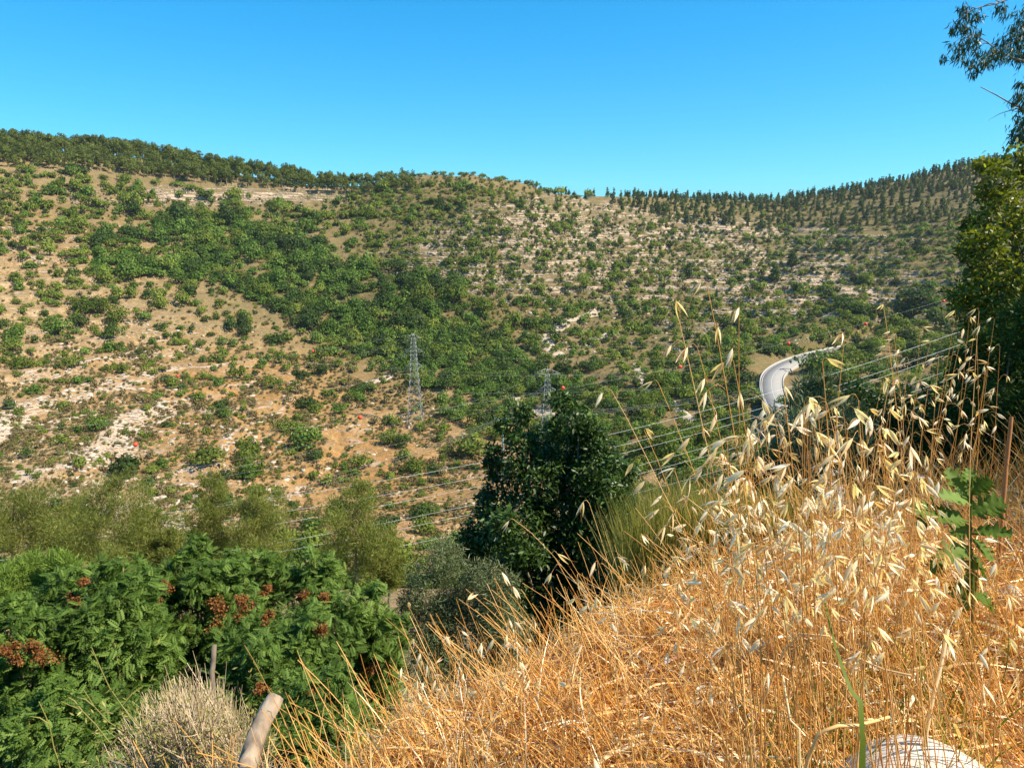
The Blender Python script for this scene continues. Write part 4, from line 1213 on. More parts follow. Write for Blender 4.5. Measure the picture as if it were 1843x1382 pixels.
# --- sumac thicket at lower left
def compound_leaf():
    V = []; F = []
    n = 0
    for i in range(5):
        y = .2 + i * .165
        for s in (-1, 1):
            b = np.array([0, y, -.05 * (y ** 2) * 4]); L = .36 * (1 - .35 * abs(i / 4 - .4))
            d = unit(np.array([s * .85, .5, -.32])); w = unit(np.cross(d, [0, 0, 1])) * L * .27
            V += [b, b + d * L * .5 + w, b + d * L, b + d * L * .5 - w]
            F.append([n, n + 1, n + 2, n + 3]); n += 4
    b = np.array([0, .98, -.2]); V += [b, b + [.05, .12, -.04], b + [0, .28, -.1], b + [-.05, .12, -.04]]; F.append([n, n + 1, n + 2, n + 3]); n += 4
    V += [np.array([-.006, 0, 0]), np.array([.006, 0, 0]), np.array([.004, .98, -.2]), np.array([-.004, .98, -.2])]; F.append([n, n + 1, n + 2, n + 3])
    return np.array(V, float), np.array(F)
CLEAF = compound_leaf()
SUM = [
 ('sumac bush at the lower left corner with the largest rust red seed heads', 6.0, [(60, 1230, 120), (130, 1330, 120), (0, 1340, 110), (30, 1140, 75), (-40, 1220, 80)], [(75, 1185, 40), (15, 1170, 28), (60, 1165, 22), (30, 1185, 20)], 31),
 ('sumac bush with yellowish bare branches, second from the left', 6.8, [(210, 1150, 115), (170, 1240, 110), (260, 1250, 95), (230, 1070, 75), (130, 1080, 70), (100, 1150, 60)], [(125, 1110, 24), (165, 1112, 14), (130, 1080, 18), (200, 1165, 12), (225, 1085, 14), (150, 1050, 14)], 32),
 ('sumac bush in the middle of the thicket, tall peak against the pines', 7.6, [(360, 1100, 110), (330, 1040, 65), (420, 1150, 110), (300, 1180, 90), (350, 985, 34), (400, 1050, 60), (230, 1040, 48)], [(295, 1055, 14), (285, 1082, 12), (325, 1125, 20), (390, 1090, 26), (300, 1060, 10), (230, 1030, 14), (390, 1125, 20)], 33),
 ('sumac bush behind the grey dry bush, full of dull red seed heads', 7.0, [(470, 1230, 110), (380, 1260, 100), (540, 1180, 100), (450, 1160, 80), (400, 1350, 120)], [(440, 1090, 26), (480, 1110, 16), (400, 1095, 20), (580, 1130, 22), (430, 1080, 18)], 34),
 ('sumac bush at the right end of the thicket, next to the grey green olive bush', 8.0, [(600, 1130, 105), (660, 1180, 80), (560, 1060, 70), (500, 1040, 60), (650, 1100, 60), (700, 1140, 45), (640, 1250, 100), (470, 1010, 36), (570, 1020, 40)], [(580, 1075, 16), (555, 1165, 18), (665, 1200, 24), (545, 1070, 14), (480, 1060, 14), (690, 1170, 12)], 35),
 ('sumac bush low down between the dry grey bush and the straw slope', 6.2, [(560, 1290, 100), (480, 1340, 90), (640, 1310, 70), (600, 1390, 110)], [(560, 1250, 10), (470, 1240, 12)], 36),
]
for lab, t, OLs, heads, seed in SUM:
    rng = np.random.default_rng(seed)
    lb = [lob(x, y, r * .93, t, dt=(rng.random() - .5) * .9) for x, y, r in OLs]
    A = np.array(lb); foot = np.array([A[:, 0].mean(), A[:, 1].mean(), 0.0]); foot[2] = groundz(foot[0], foot[1])
    root = empty('sumac_bush', foot); tag(root, lab, 'bush', 'sumac bushes in the thicket')
    sl = sublobes(lb, 17, rng, .26)
    n = 9200
    P, d, k = crown_pts(n, sl, rng, .35)
    out = unit(d * .8 + rand_dirs(n, rng) * .85 + [0, 0, .15]); ax = unit(out + np.array([0, 0, -.25]))
    nrm = unit(np.array([[0, 0, 1.]]) + d * .5 + rand_dirs(n, rng) * .35)
    s = .090 * (.65 + .6 * rng.random(n))
    V, F = inst(CLEAF[0], CLEAF[1], P - ax * s[:, None] * .5, basis(ax, nrm), s[:, None] * np.ones(3))
    T = np.clip(.50 + rng.normal(size=n) * .26 + (rng.random(len(sl))[k] - .5) * .5, 0, 1)
    MB().add(V, F, np.repeat(T, len(CLEAF[0]))).build('foliage', M['sumac'], root, loc=foot)
    mb = MB(); branches(mb, foot, lb, .030, rng, per=4, n=12)
    mb.build('branches', M['sumac_stem'], root, loc=foot)
    for hx, hy, hr in heads:
        c = np.array(at(hx, hy, t - .55 * .93 * hr * 0 - .42)); r = hr * t / FPX * (.55 if hr < 25 else .45)
        m = 420
        d = rand_dirs(m, rng); Pq = c + d * r * rng.random(m)[:, None] ** .8 * np.array([1.0, .6, .85]) + rng.normal(size=(5, 3))[rng.integers(0, 5, m)] * r * .5
        s_ = .009 + .010 * rng.random(m)
        V, F = inst(NARROW[0], NARROW[1], Pq, basis(rand_dirs(m, rng), rand_dirs(m, rng)), np.stack([s_ * 1.2, s_ * 1.2, s_], -1))
        mb = MB().add(V, F, np.repeat(np.clip(.5 + rng.normal(size=m) * .25, 0, 1), 4))
        for j in range(9):
            e = c + rand_dirs(1, rng)[0] * r * .9
            v, f = tubes(np.array([[c - [0, 0, r * .9], (c + e) / 2, e]]), np.array([[.005, .004, .002]]), 3); mb.add(v, f, .3)
        mb.build('seed_head', M['seed'], root, loc=foot)

# --- young pines and yellowish saplings between the thicket and the slope
def sapling(px, ptop, pbot, wpx, t, label, seed, matk='nearpine', n=15000, nl=14, slant=0.0):
    rng = np.random.default_rng(seed)
    foot0 = at(px, pbot, t); top = at(px + slant, ptop, t); w = wpx * t / FPX / 2; foot = foot0.copy(); foot[2] = min(foot0[2], groundz(foot0[0], foot0[1]))
    root = empty('young_pine', foot); tag(root, label, 'pine tree', 'young pines behind the sumac thicket')
    mb = MB(); lb = []
    up = (top - foot0)
    bm = MB(); add_tube(bm, [foot - [0, 0, .3], foot0 + up * .1, foot0 + up * .5 + rng.normal(size=3) * .05, foot0 + up * .92], .10, .015, 7, 16)
    for i in range(nl):
        f = .22 + .74 * (i + .4) / nl; a = i * 2.4 + rng.random()
        rr = w * (1 - f) ** .55 * (.75 + .5 * rng.random()) * (1.1 if f > .35 else .8)
        base = foot0 + up * f
        tip = base + np.array([math.cos(a) * rr, math.sin(a) * rr, rr * (.45 + .5 * rng.random())])
        add_tube(bm, [base, (base + tip) / 2 + [0, 0, -.04], tip], .022, .006, 4, 6)
        for u in np.linspace(.3, 1.0, 5): 
            q = base + (tip - base) * u + rng.normal(size=3) * rr * .12
            lb.append((*q, rr * .36 * (1.1 - .3 * u) + .08))
    lb.append((*top, w * .18))
    leaves(mb, n, lb, .15, NARROW, rng, wid=.15, out=.5, droop=-.7, tb=.5, tv=.2, shell=.1)
    mb.build('crown', M[matk], root, loc=foot); bm.build('trunk', M['bark'], root, loc=foot)
for a in [
 (25, 892, 1040, 170, 30, 'blurred yellow green young pine at the left edge', 41),
 (125, 905, 1060, 150, 32, 'olive young pine, second from the left edge', 42),
 (205, 862, 1075, 165, 29, 'tall yellow green young pine with a dark left side', 43),
 (268, 925, 1060, 110, 31, 'low yellow green young pine right of the tallest one', 44),
 (382, 852, 1050, 110, 33, 'thin grey green young pine, left one of the middle pair', 45),
 (462, 880, 1050, 130, 32, 'thin young pine with bare grey trunk, right one of the middle pair', 46),
 (642, 866, 1100, 150, 27, 'yellow green young pine standing alone, left of the dark tree', 47),
 (300, 960, 1060, 80, 30, 'small olive young pine low between the taller ones', 48),
 (700, 960, 1090, 70, 28, 'small grey green young pine beside the lone yellow green one', 49),
]: sapling(*a[:6], a[6], n=17000)
bush('broom_bush', 'bright yellow green fluffy bush at the left edge behind the sumac', 'bush', 11, [(60, 1040, 45), (120, 1030, 35), (20, 1060, 45), (170, 1045, 25), (90, 1075, 50)], 'green', 22000, .10, .12, tmpl=NARROW, seed=51, tb=.85, droop=-.6)

# --- shrubs behind the oats at right
bush('evergreen_bush', 'dark glossy bush behind the oats, right part below the cables', 'bush', 6.8,
     [(1640, 765, 62), (1580, 745, 50), (1700, 760, 60), (1660, 820, 70), (1590, 830, 70), (1745, 790, 60), (1540, 700, 24), (1620, 712, 26), (1700, 880, 70), (1760, 860, 60)], 'oak', 15000, .05, .6, seed=61, tb=.6)
bush('evergreen_bush', 'dark glossy bush half hidden by oat stalks, left of the tall clump', 'bush', 6.5,
     [(1330, 900, 60), (1370, 850, 40), (1300, 950, 50), (1400, 930, 60), (1240, 960, 40)], 'oak', 8000, .05, .6, seed=62, tb=.55)
bush('broom_bush', 'yellow green spiky bush rising behind the oat heads by the road', 'bush', 6.2,
     [(1450, 730, 45), (1500, 760, 50), (1420, 780, 45), (1480, 700, 25), (1540, 790, 45), (1440, 830, 60)], 'olive', 9000, .075, .16, tmpl=NARROW, seed=63, tb=.75, droop=-.5)

# --- shaded thicket and tree along the right edge
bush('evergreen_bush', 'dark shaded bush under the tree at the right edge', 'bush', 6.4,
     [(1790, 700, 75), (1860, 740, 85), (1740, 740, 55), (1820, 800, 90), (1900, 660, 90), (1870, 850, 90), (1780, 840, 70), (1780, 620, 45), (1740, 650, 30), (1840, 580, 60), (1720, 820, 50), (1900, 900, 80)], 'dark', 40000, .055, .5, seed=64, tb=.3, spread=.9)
rng = np.random.default_rng(71)
TL = [(1800, 330, 42), (1830, 290, 38), (1775, 300, 22), (1850, 390, 60), (1790, 400, 48), (1770, 450, 42), (1850, 480, 75), (1800, 520, 70), (1870, 570, 90), (1790, 590, 48), (1860, 660, 80), (1740, 400, 16), (1735, 455, 18), (1765, 520, 32),
      (1920, 300, 100), (1940, 450, 120), (2000, 600, 150), (1960, 200, 80), (1830, 450, 50), (1835, 540, 60)]
lb = [lob(x, y, r, 7.5, dt=(rng.random() - .5) * .9) for x, y, r in TL]
lb += [(5.8, 3.1, 1.8, 1.1), (6.4, 2.5, 2.3, 1.1), (6.8, 3.9, 2.7, 1.3), (5.4, 3.7, .8, .8), (7.4, 2.4, 1.2, 1.1), (8.2, 4.2, 2.6, 1.7), (7.2, 5.6, 1.9, 1.5), (9.6, 5.2, 2.4, 1.8), (7.6, 3.4, 1.4, 1.1), (9.0, 6.8, 1.4, 1.7), (6.9, 4.9, .5, 1.0), (8.4, 5.0, .2, 1.3)]  # extra crown lobes out of view, added to shade the ground at right
foot = at(2010, 820, 7.9); foot[2] = bank_z(foot[0], foot[1])
root = empty('leafy_tree', foot); tag(root, 'broad-leaved tree at the right edge with yellow green leaves at its top', 'tree')
mb = MB(); leaves(mb, 17000, sublobes(lb[:14], 7, rng, .40), .058, LEAF, rng, wid=.8, out=.3, tb=.42, tv=.24, shell=.3)
leaves(mb, 34000, sublobes(lb[14:], 7, rng, .42), .075, LEAF, rng, wid=.8, out=.3, tb=.35, tv=.2, shell=.35)
mb.build('crown', M['maple'], root, loc=foot)
mb = MB(); add_tube(mb, [foot - [0, 0, .5], foot + [0, 0, 1.6], foot + [-.1, .1, 3.0]], .16, .10, 9, 12)
branches(mb, foot + [0, 0, 1.6], lb, .035, rng)
mb.build('trunk', M['bark'], root, loc=foot)

# --- eucalyptus hanging in at the upper right
rng = np.random.default_rng(81)
TE = 11.0
foot = at(2330, 900, TE); foot[2] = bank_z(foot[0], foot[1])
root = empty('eucalyptus_tree', foot); tag(root, 'eucalyptus with drooping blue green branches hanging into the upper right corner', 'tree')
trunk_pts = [foot - [0, 0, .5], at(2300, 500, TE), at(2240, 150, TE), at(2180, -200, TE), at(2150, -480, TE)]
mb = MB(); add_tube(mb, trunk_pts, .26, .10, 10, 24)
EU = [ # branch: picture points, clusters along
 ([(2240, 150), (2050, 120), (1930, 118), (1850, 112), (1800, 95), (1775, 75), (1752, 62)], [(1752, 62, 12), (1740, 80, 12), (1725, 98, 10), (1700, 103, 6), (1760, 90, 8), (1715, 80, 7), (1742, 108, 8)]),
 ([(2180, -200), (1990, -80), (1880, -30), (1800, 5), (1760, 14), (1740, 22)], [(1745, 25, 12), (1735, 12, 7), (1758, 32, 9), (1728, 42, 10), (1718, 52, 8), (1740, 50, 8), (1800, 14, 9), (1810, 25, 6)]),
 ([(2240, 150), (2050, 60), (1930, 60), (1860, 62), (1820, 78), (1790, 100)], [(1835, 45, 14), (1850, 60, 20), (1825, 70, 16), (1815, 90, 13), (1800, 80, 12), (1788, 105, 12), (1770, 112, 9), (1750, 118, 8), (1752, 130, 6), (1835, 95, 16), (1845, 25, 14), (1855, 90, 20), (1780, 92, 9), (1805, 100, 9)]),
 ([(2280, 330), (2050, 250), (1930, 230), (1870, 205), (1835, 195), (1800, 175), (1765, 157)], [(1840, 170, 11), (1828, 182, 8), (1838, 150, 9), (1843, 190, 8)]),
 ([(2280, 330), (2050, 290), (1930, 260), (1870, 235), (1835, 225)], [(1838, 232, 14), (1830, 245, 10), (1843, 212, 12), (1850, 250, 20), (1860, 220, 22)]),
 ([(2300, 400), (2100, 200), (1960, 20), (1900, -60)], [(1900, 40, 40), (1940, 120, 50), (1930, 200, 45), (1900, 180, 30), (1960, 20, 50), (2000, 160, 60)]),
]
LB = []
for pts, cl in EU:
    P3 = [at(x, y, TE) for x, y in pts]
    add_tube(mb, P3, .05, .006, 5, 18)
    C = polyline(P3, 30)
    for (x, y, r) in cl:
        c = at(x, y, TE + rng.normal() * .15); j = np.argmin(np.linalg.norm(C - c, axis=1))
        if np.linalg.norm(C[j] - c) < 1.2: add_tube(mb, [C[j], (C[j] + c) / 2 + [0, 0, .05], c], .008, .003, 4, 6)
        LB.append((*c, r * 1.15 * TE / FPX))
for pts in ([(1870, 205), (1822, 200), (1812, 190)], [(1835, 195), (1800, 205), (1778, 218)], [(1800, 5), (1770, -10), (1735, -5)]):
    add_tube(mb, [at(x, y, TE) for x, y in pts], .008, .002, 4, 8)
for i in range(10):                       # the rest of the crown above and beyond the picture
    LB.append((*(at(2250 + rng.normal() * 130, -150 + rng.normal() * 130, TE) + rng.normal(size=3) * .7), .8))
mb.build('trunk', M['palebark'], root, loc=foot)
LB = np.array(LB); n = 30000
w = LB[:, 3] ** 1.6; w /= w.sum(); k = rng.choice(len(LB), n, p=w)
P = LB[k, :3] + rng.normal(size=(n, 3)) * LB[k, 3:4] * np.array([.55, .5, .42])
ax = unit(np.array([[-.15, 0, -1.]]) + rng.normal(size=(n, 3)) * .42)
nrm = rand_dirs(n, rng); s = .10 * (.6 + .8 * rng.random(n))
V, F = inst(NARROW[0], NARROW[1], P, basis(ax, nrm), np.stack([s * .17, s, s * .17], -1))
MB().add(V, F, np.repeat(np.clip(.45 + rng.normal(size=n) * .2, 0, 1), 4)).build('crown', M['euca'], root, loc=foot)

# ------------------------------------------------------------------ foreground: straw, stalks, oats
rng = np.random.default_rng(91)
def near_points(n, xr, yr, dmax=.15, p=1.3, rng=rng):
    out = []
    m = 0
    while m < n:
        x = xr[0] + (xr[1] - xr[0]) * rng.random(n * 3); y = yr[0] + (yr[1] - yr[0]) * rng.random(n * 3)
        d = y - np.interp(x, EX, EY)
        r = np.hypot(x, y)
        keep = (d < dmax) & (rng.random(n * 3) < (1.2 / np.maximum(r, 1.2)) ** p)
        px, py, dp = project(np.stack([x, y, bank_z(x, y)], -1))
        keep &= (px > 250) & (px < 2050) & (py < 1800) & (dp > .5)
        out.append(np.stack([x[keep], y[keep]], -1)); m += keep.sum()
    return np.concatenate(out)[:n]

def blades(mb, xy, length, width, lean, curl, lift=0.0, segs=5, tb=.5, tv=.2, rng=rng, dirbias=None, side=None):
    n = len(xy); s = np.linspace(0, 1, segs + 1)
    z = bank_z(xy[:, 0], xy[:, 1])
    B = np.stack([xy[:, 0], xy[:, 1], z + lift], -1)
    a = rng.random(n) * 2 * np.pi
    h = np.stack([np.cos(a), np.sin(a), np.zeros(n)], -1)
    if dirbias is not None: h = unit(h + dirbias)
    up = np.array([0, 0, 1.])
    L = length
    d = unit(h * lean[:, None] + up)
    a2 = rng.random(n) * 2 * np.pi
    c = np.stack([np.cos(a2), np.sin(a2), -.7 * np.ones(n)], -1) * curl[:, None]
    C = B[:, None] + L[:, None, None] * (d[:, None] * s[None, :, None] + c[:, None] * (s ** 2)[None, :, None])
    zz = bank_z(C[..., 0], C[..., 1]) + .004
    C[..., 2] = np.maximum(C[..., 2], zz)
    wd = width[:, None] * (1.02 - s[None] ** 2.2)
    V, F = ribbons(C, wd, rand_dirs(n, rng) if side is None else side)
    T = np.repeat(np.clip(tb + rng.normal(size=n) * tv, 0, 1), (segs + 1) * 2)
    mb.add(V, F, T)

XR, YR = (-1.6, 6.5), (.7, 7.0)
litter = MB()
xy = near_points(46000, XR, YR, .25, 1.5)
n = len(xy)
blades(litter, xy, .05 + .17 * rng.random(n), .0030 + .0075 * rng.random(n) ** 2.5, 1.5 + 4 * rng.random(n), .5 + .6 * rng.random(n), lift=.0 + .07 * rng.random(n) ** 1.5, tb=.52, tv=.31)
o = litter.build('straw_litter', M['straw']); tag(o, 'golden straw lying thick over the near bank', 'straw', kind='stuff')
xy = near_points(8500, XR, YR, .3, 1.1); n = len(xy)
st = MB()
hgt = (.08 + .32 * rng.random(n) ** 1.6)
blades(st, xy, hgt, .0022 + .0034 * rng.random(n) ** 1.5, .1 + .5 * rng.random(n), .1 + .45 * rng.random(n), segs=6, tb=.66, tv=.24)
o = st.build('dry_grass', M['straw']); tag(o, 'standing dry golden grass on the near bank', 'dry grass', kind='stuff')
# round stalks, taller, leaning to the upper left like the photo's
def stalks(mb, xy, H, lean, r=.0019, tb=.5, segs=6, rng=rng, k=3, bend=.12):
    n = len(xy); s = np.linspace(0, 1, segs + 1)
    B = np.stack([xy[:, 0], xy[:, 1], bank_z(xy[:, 0], xy[:, 1]) - .01], -1)
    d = unit(np.array([[0, 0, 1.]]) + lean)
    c = rng.normal(size=(n, 3)) * bend * [1, 1, .3] + lean * .3
    C = B[:, None] + H[:, None, None] * (d[:, None] * s[None, :, None] + c[:, None] * (s ** 2)[None, :, None])
    V, F = tubes(C, r * (1.15 - .6 * s[None]) * (np.ones((n, 1)) * (.7 + .6 * rng.random((n, 1)))), k)
    mb.add(V, F, np.repeat(np.clip(tb + rng.normal(size=n) * .2, 0, 1), (segs + 1) * k))
    return C
mb = MB()
xy = near_points(2000, XR, YR, .3, 1.0); n = len(xy)
pxx, _, _ = project(np.stack([xy[:, 0], xy[:, 1], bank_z(xy[:, 0], xy[:, 1])], -1))
Hh = (.12 + .36 * rng.random(n) ** 1.4) * (1 + .25 * sstep(1250, 1500, pxx))
stalks(mb, xy, Hh, np.stack([-.34 + rng.normal(size=n) * .22, rng.normal(size=n) * .2, np.zeros(n)], -1))
o = mb.build('dry_stalks', M['stalk']); tag(o, 'thin upright dry stalks on the near bank', 'stalks', kind='stuff')

# oat spikelet: two long papery husks opening from one point
def glume(L, w, open_, sgn, rng):
    s = np.array([0, .15, .35, .6, .82, 1.0]); ww = np.array([.06, .62, 1.0, .78, .34, 0.02]) * w / 2
    V = []
    for a, b in zip(s, ww):
        bend = sgn * (open_ * a * L + .06 * L * math.sin(a * 3.14))
        V += [(-b, a * L, bend - .35 * b * sgn), (0, a * L, bend + .35 * b * sgn), (b, a * L, bend - .35 * b * sgn)]
    V = np.array(V, float); F = []
    for i in range(5):
        for j in range(2): F.append([i * 3 + j, i * 3 + j + 1, i * 3 + j + 4, i * 3 + j + 3])
    return V, np.array(F)
def spikelet_arr(seed):
    rng = np.random.default_rng(seed); mb = MB()
    L = .040 + .010 * rng.random(); op = .10 + .20 * rng.random()
    for sgn in (-1, 1):
        V, F = glume(L * (.93 + .1 * rng.random()), .0105, op, sgn, rng); mb.add(V, F, .4 + .5 * rng.random())
    if seed % 2: V, F = glume(L * .7, .006, 0.02, 1, rng); mb.add(V, F, .15)
    for sgn in (-1, 1):
        v, f = tubes(np.array([[(0, L * .4, 0), (0.002, L * .9, sgn * L * .12), (.008 * sgn, L * 1.35, sgn * L * .30)]]), np.array([[.0004, .0004, .0002]]), 3); mb.add(v, f, .1)
    return mb
SPK = [spikelet_arr(i).arrays() for i in range(8)]

def oat(base, tip, rng, nsp=9, bow=.06, frac=.38, r=.0013, droop=.35, spread=.06, tint=None):
    """returns stem MB and list of (pos, dir, scale)"""
    base = np.asarray(base, float); tip = np.asarray(tip, float); L = np.linalg.norm(tip - base)
    side = unit(np.cross(tip - base, [0, 1, .2]))
    m1 = base + (tip - base) * .5 + side * bow * L * .6 + [0, 0, .03 * L]
    m2 = base + (tip - base) * .85 + side * bow * L * .25 + [0, 0, .04 * L * droop]
    n = 16; C = polyline([base, m1, m2, tip], n)
    mb = MB(); tt_ = tint if tint is not None else .3 + .5 * rng.random()
    V, F = tubes(C[None], (r * np.linspace(1.2, .35, n))[None], 4); mb.add(V, F, tt_)
    sp = []
    for i in range(nsp):
        f = 1 - frac * (i / nsp) ** .9
        q = C[min(n - 1, int(f * (n - 1)))] if i else C[-1]
        d0 = unit(C[-1] - C[-3]); a = rng.normal(size=3) * [1, .7, .4]
        ln = spread * (.45 + .9 * rng.random()) * (.35 if i == 0 else 1)
        e = q + unit(d0 * .7 + a * .8) * ln * .8 + [0, 0, -ln * droop * (.5 + rng.random())]
        mid = (q + e) / 2 + [0, 0, ln * .25]
        v, fc = tubes(polyline([q, mid, e], 5)[None], np.full((1, 5), .00045), 3); mb.add(v, fc, tt_)
        dr = unit(unit(e - mid) * .8 + np.array([0, 0, -.5 * (droop > .2)]) + rng.normal(size=3) * .3)
        sp.append((e, dr, .8 + .35 * rng.random(), rng.integers(0, 8)))
    return mb, sp
SPM = [spikelet_arr(i).mesh('spikelet', M['glume']) for i in range(8)]
def oat_thing(px0, py0, t0, px1, py1, t1, nsp, label, seed, bow=.06, **kw):
    rng = np.random.default_rng(seed)
    tip = at(px1, py1, t1)
    b = at(px0, py0, t0); z = bank_z(b[0], b[1]); b[2] = z - .02
    mb, sp = oat(b, tip, rng, nsp, bow, **kw)
    root = empty('wild_oat', b); tag(root, label, 'wild oat', 'tall wild oats standing out of the dry grass')
    mb.build('stem', M['stalk'], root, loc=b)
    for e, dr, sc, v in sp:
        o = bpy.data.objects.new('spikelet', SPM[v]); COL.objects.link(o); o.parent = root
        Rm = basis(dr[None], rng.normal(size=(1, 3)))[0]
        m4 = Matrix([[*Rm[i], 0] for i in range(3)] + [[0, 0, 0, 1]])
        o.matrix_local = Matrix.Translation(Vector(e - b)) @ m4 @ Matrix.Diagonal((sc * .66, sc * .76, sc * .66, 1))
OATS = [
 (1400, 1130, 1.45, 1272, 512, 1.12, 9, 'tallest wild oat, its top left spikelet highest against the right hillside', -.05),
 (1395, 1130, 1.5, 1215, 548, 1.3, 7, 'slender wild oat leaning left beside the tallest one', -.04),
 (1440, 1120, 1.5, 1330, 560, 1.25, 9, 'wild oat just right of the tallest one, above the road bend', .04),
 (1420, 1130, 1.4, 1255, 625, 1.2, 8, 'wild oat with spikelets hanging left of the road bend', -.06),
 (1450, 1130, 1.5, 1320, 650, 1.2, 9, 'wild oat crossing the left end of the road bend', -.03),
 (1430, 1140, 1.35, 1100, 702, 1.5, 6, 'wild oat arching far out to the left above the cables', -.10),
 (1440, 1150, 1.4, 1185, 690, 1.35, 6, 'wild oat arching left with a forked tip over the dirt track', -.08),
 (1400, 1200, 1.4, 1160, 775, 1.4, 5, 'wild oat leaning left with spikelets beside the dark tree', -.08),
 (1120, 1200, 2.2, 925, 935, 1.5, 6, 'wild oat bending left in front of the dark leafy tree, highest there', -.12),
 (1140, 1230, 1.9, 890, 1030, 1.5, 8, 'drooping wild oat with a row of hanging spikelets in front of the dark tree', .16),
 (1180, 1180, 1.9, 1075, 1010, 1.6, 6, 'short wild oat with hanging spikelets at the foot of the dark tree', .05),
 (1170, 1190, 1.8, 1060, 905, 1.5, 6, 'wild oat upright before the right half of the dark tree', -.06),
 (1520, 1120, 1.6, 1520, 605, 1.3, 6, 'thin upright wild oat below the far end of the road', .03),
 (1640, 1100, 2.0, 1590, 550, 2.0, 6, 'thin wild oat with small spikelets right of the road end', -.05),
 (1770, 1080, 2.2, 1762, 560, 2.2, 8, 'tall thin wild oat in front of the shaded tree', .03),
 (1700, 1080, 2.2, 1690, 640, 2.2, 9, 'wild oat with many small spikelets left of the shaded tree', .04),
 (1660, 1060, 2.0, 1670, 700, 2.0, 14, 'wild oat with a dense column of spikelets before the dark bush', .04),
 (1560, 1130, 1.5, 1600, 690, 1.25, 7, 'wild oat with a white open husk on the right of the clump', .04),
 (1540, 1130, 1.4, 1480, 650, 1.2, 10, 'wild oat at the top of the dense clump, under the road', -.03),
 (1500, 1140, 1.4, 1410, 700, 1.15, 10, 'wild oat in the dense clump, just below the road bend', -.03),
 (1560, 1140, 1.3, 1545, 720, 1.1, 10, 'wild oat in the middle of the dense clump, spikelets pointing left', -.04),
 (1600, 1130, 1.4, 1630, 800, 1.1, 8, 'wild oat with big open husks at the right side of the clump', .05),
 (1480, 1160, 1.3, 1350, 790, 1.1, 9, 'wild oat on the left flank of the dense clump', -.05),
 (1620, 1120, 1.5, 1700, 860, 1.3, 5, 'wild oat leaning right over the shaded grass', .08),
 (1430, 1240, 1.2, 1215, 850, 1.2, 6, 'wild oat leaning left above the yellow grass', -.07),
 (1010, 1370, 1.6, 840, 1085, 1.7, 4, 'small wild oat standing before the olive bush', -.04),
 (900, 1360, 1.8, 735, 1090, 1.9, 5, 'small thin wild oat left of the olive bush foot', -.06),
 (1130, 1380, 1.25, 1030, 1240, 1.0, 4, 'low wild oat with bright white husks in the straw at the bottom', .05),
 (640, 1400, 1.7, 535, 1170, 1.9, 0, 'bare dry stem rising at the left end of the straw', -.05),
 (560, 1400, 1.8, 440, 1160, 1.9, 0, 'bare dry stem curving left over the dry grey bush', -.12),
]
for i, a in enumerate(OATS):
    oat_thing(*a[:8], 500 + i, bow=a[8], droop=(.55 if i in (8, 9, 10) else .3), spread=.055, r=.0015)
# the dense clump: more oats than anyone could count
rng = np.random.default_rng(97)
cl = MB(); stm = MB()
def add_spk(mb, e, dr, sc, v, rng):
    V, F, T, Mi = SPK[v]
    Rm = basis(dr[None], rng.normal(size=(1, 3)))[0]
    mb.add((V * sc) @ Rm.T + e, F, np.clip(T + rng.normal() * .15, 0, 1))
def many(n, pxr, pyr, tr, base_dx, nspr, minL=.25):
    for i in range(n):
        px = pxr[0] + (pxr[1] - pxr[0]) * rng.random(); py = pyr(px) + abs(rng.normal()) * pyr_s
        t = tr[0] + (tr[1] - tr[0]) * rng.random()
        tip = at(px, py, t)
        bx = tip[0] + base_dx[0] + base_dx[1] * rng.normal(); by = tip[1] + .12 * rng.normal() + .15
        dd = by - np.interp(bx, EX, EY)
        if dd > .2: by -= dd - .1
        b = np.array([bx, by, bank_z(bx, by)])
        if np.linalg.norm(tip - b) < minL: continue
        m, sp = oat(b, tip, rng, int(rng.integers(*nspr)), rng.normal() * .04, r=.0012, droop=.25, spread=.05)
        V, F, T, Mi = m.arrays(); stm.add(V, F, T)
        for e, dr, sc, v in sp: add_spk(cl, e, dr, sc * .68, v, rng)
pyr_s = 95
pyr_s = 55
many(84, (1270, 1680), lambda x: np.interp(x, [1290, 1400, 1550, 1680], [800, 715, 730, 850]), (1.05, 1.9), (.25, .09), (4, 9))
pyr_s = 120
many(16, (1150, 1350), lambda x: np.interp(x, [1150, 1300, 1400], [960, 880, 860]), (1.3, 2.3), (.10, .08), (2, 6))
many(9, (1450, 1840), lambda x: 930, (1.1, 2.0), (.02, .08), (2, 6))
pyr_s = 40
many(20, (1600, 1800), lambda x: 600 + 40 * math.sin(x), (2.2, 3.2), (.02, .05), (3, 8))
many(16, (720, 1000), lambda x: np.interp(x, [720, 850, 1000], [1170, 1120, 1110]), (1.7, 2.4), (.06, .06), (1, 4), .12)
o = cl.build('oat_husks', M['glume']); tag(o, 'mass of papery pale wild oat husks on the near bank', 'oat husks', kind='stuff')
o = stm.build('oat_stems', M['stalk']); tag(o, 'thicket of golden wild oat stems on the near bank', 'oat stems', kind='stuff')

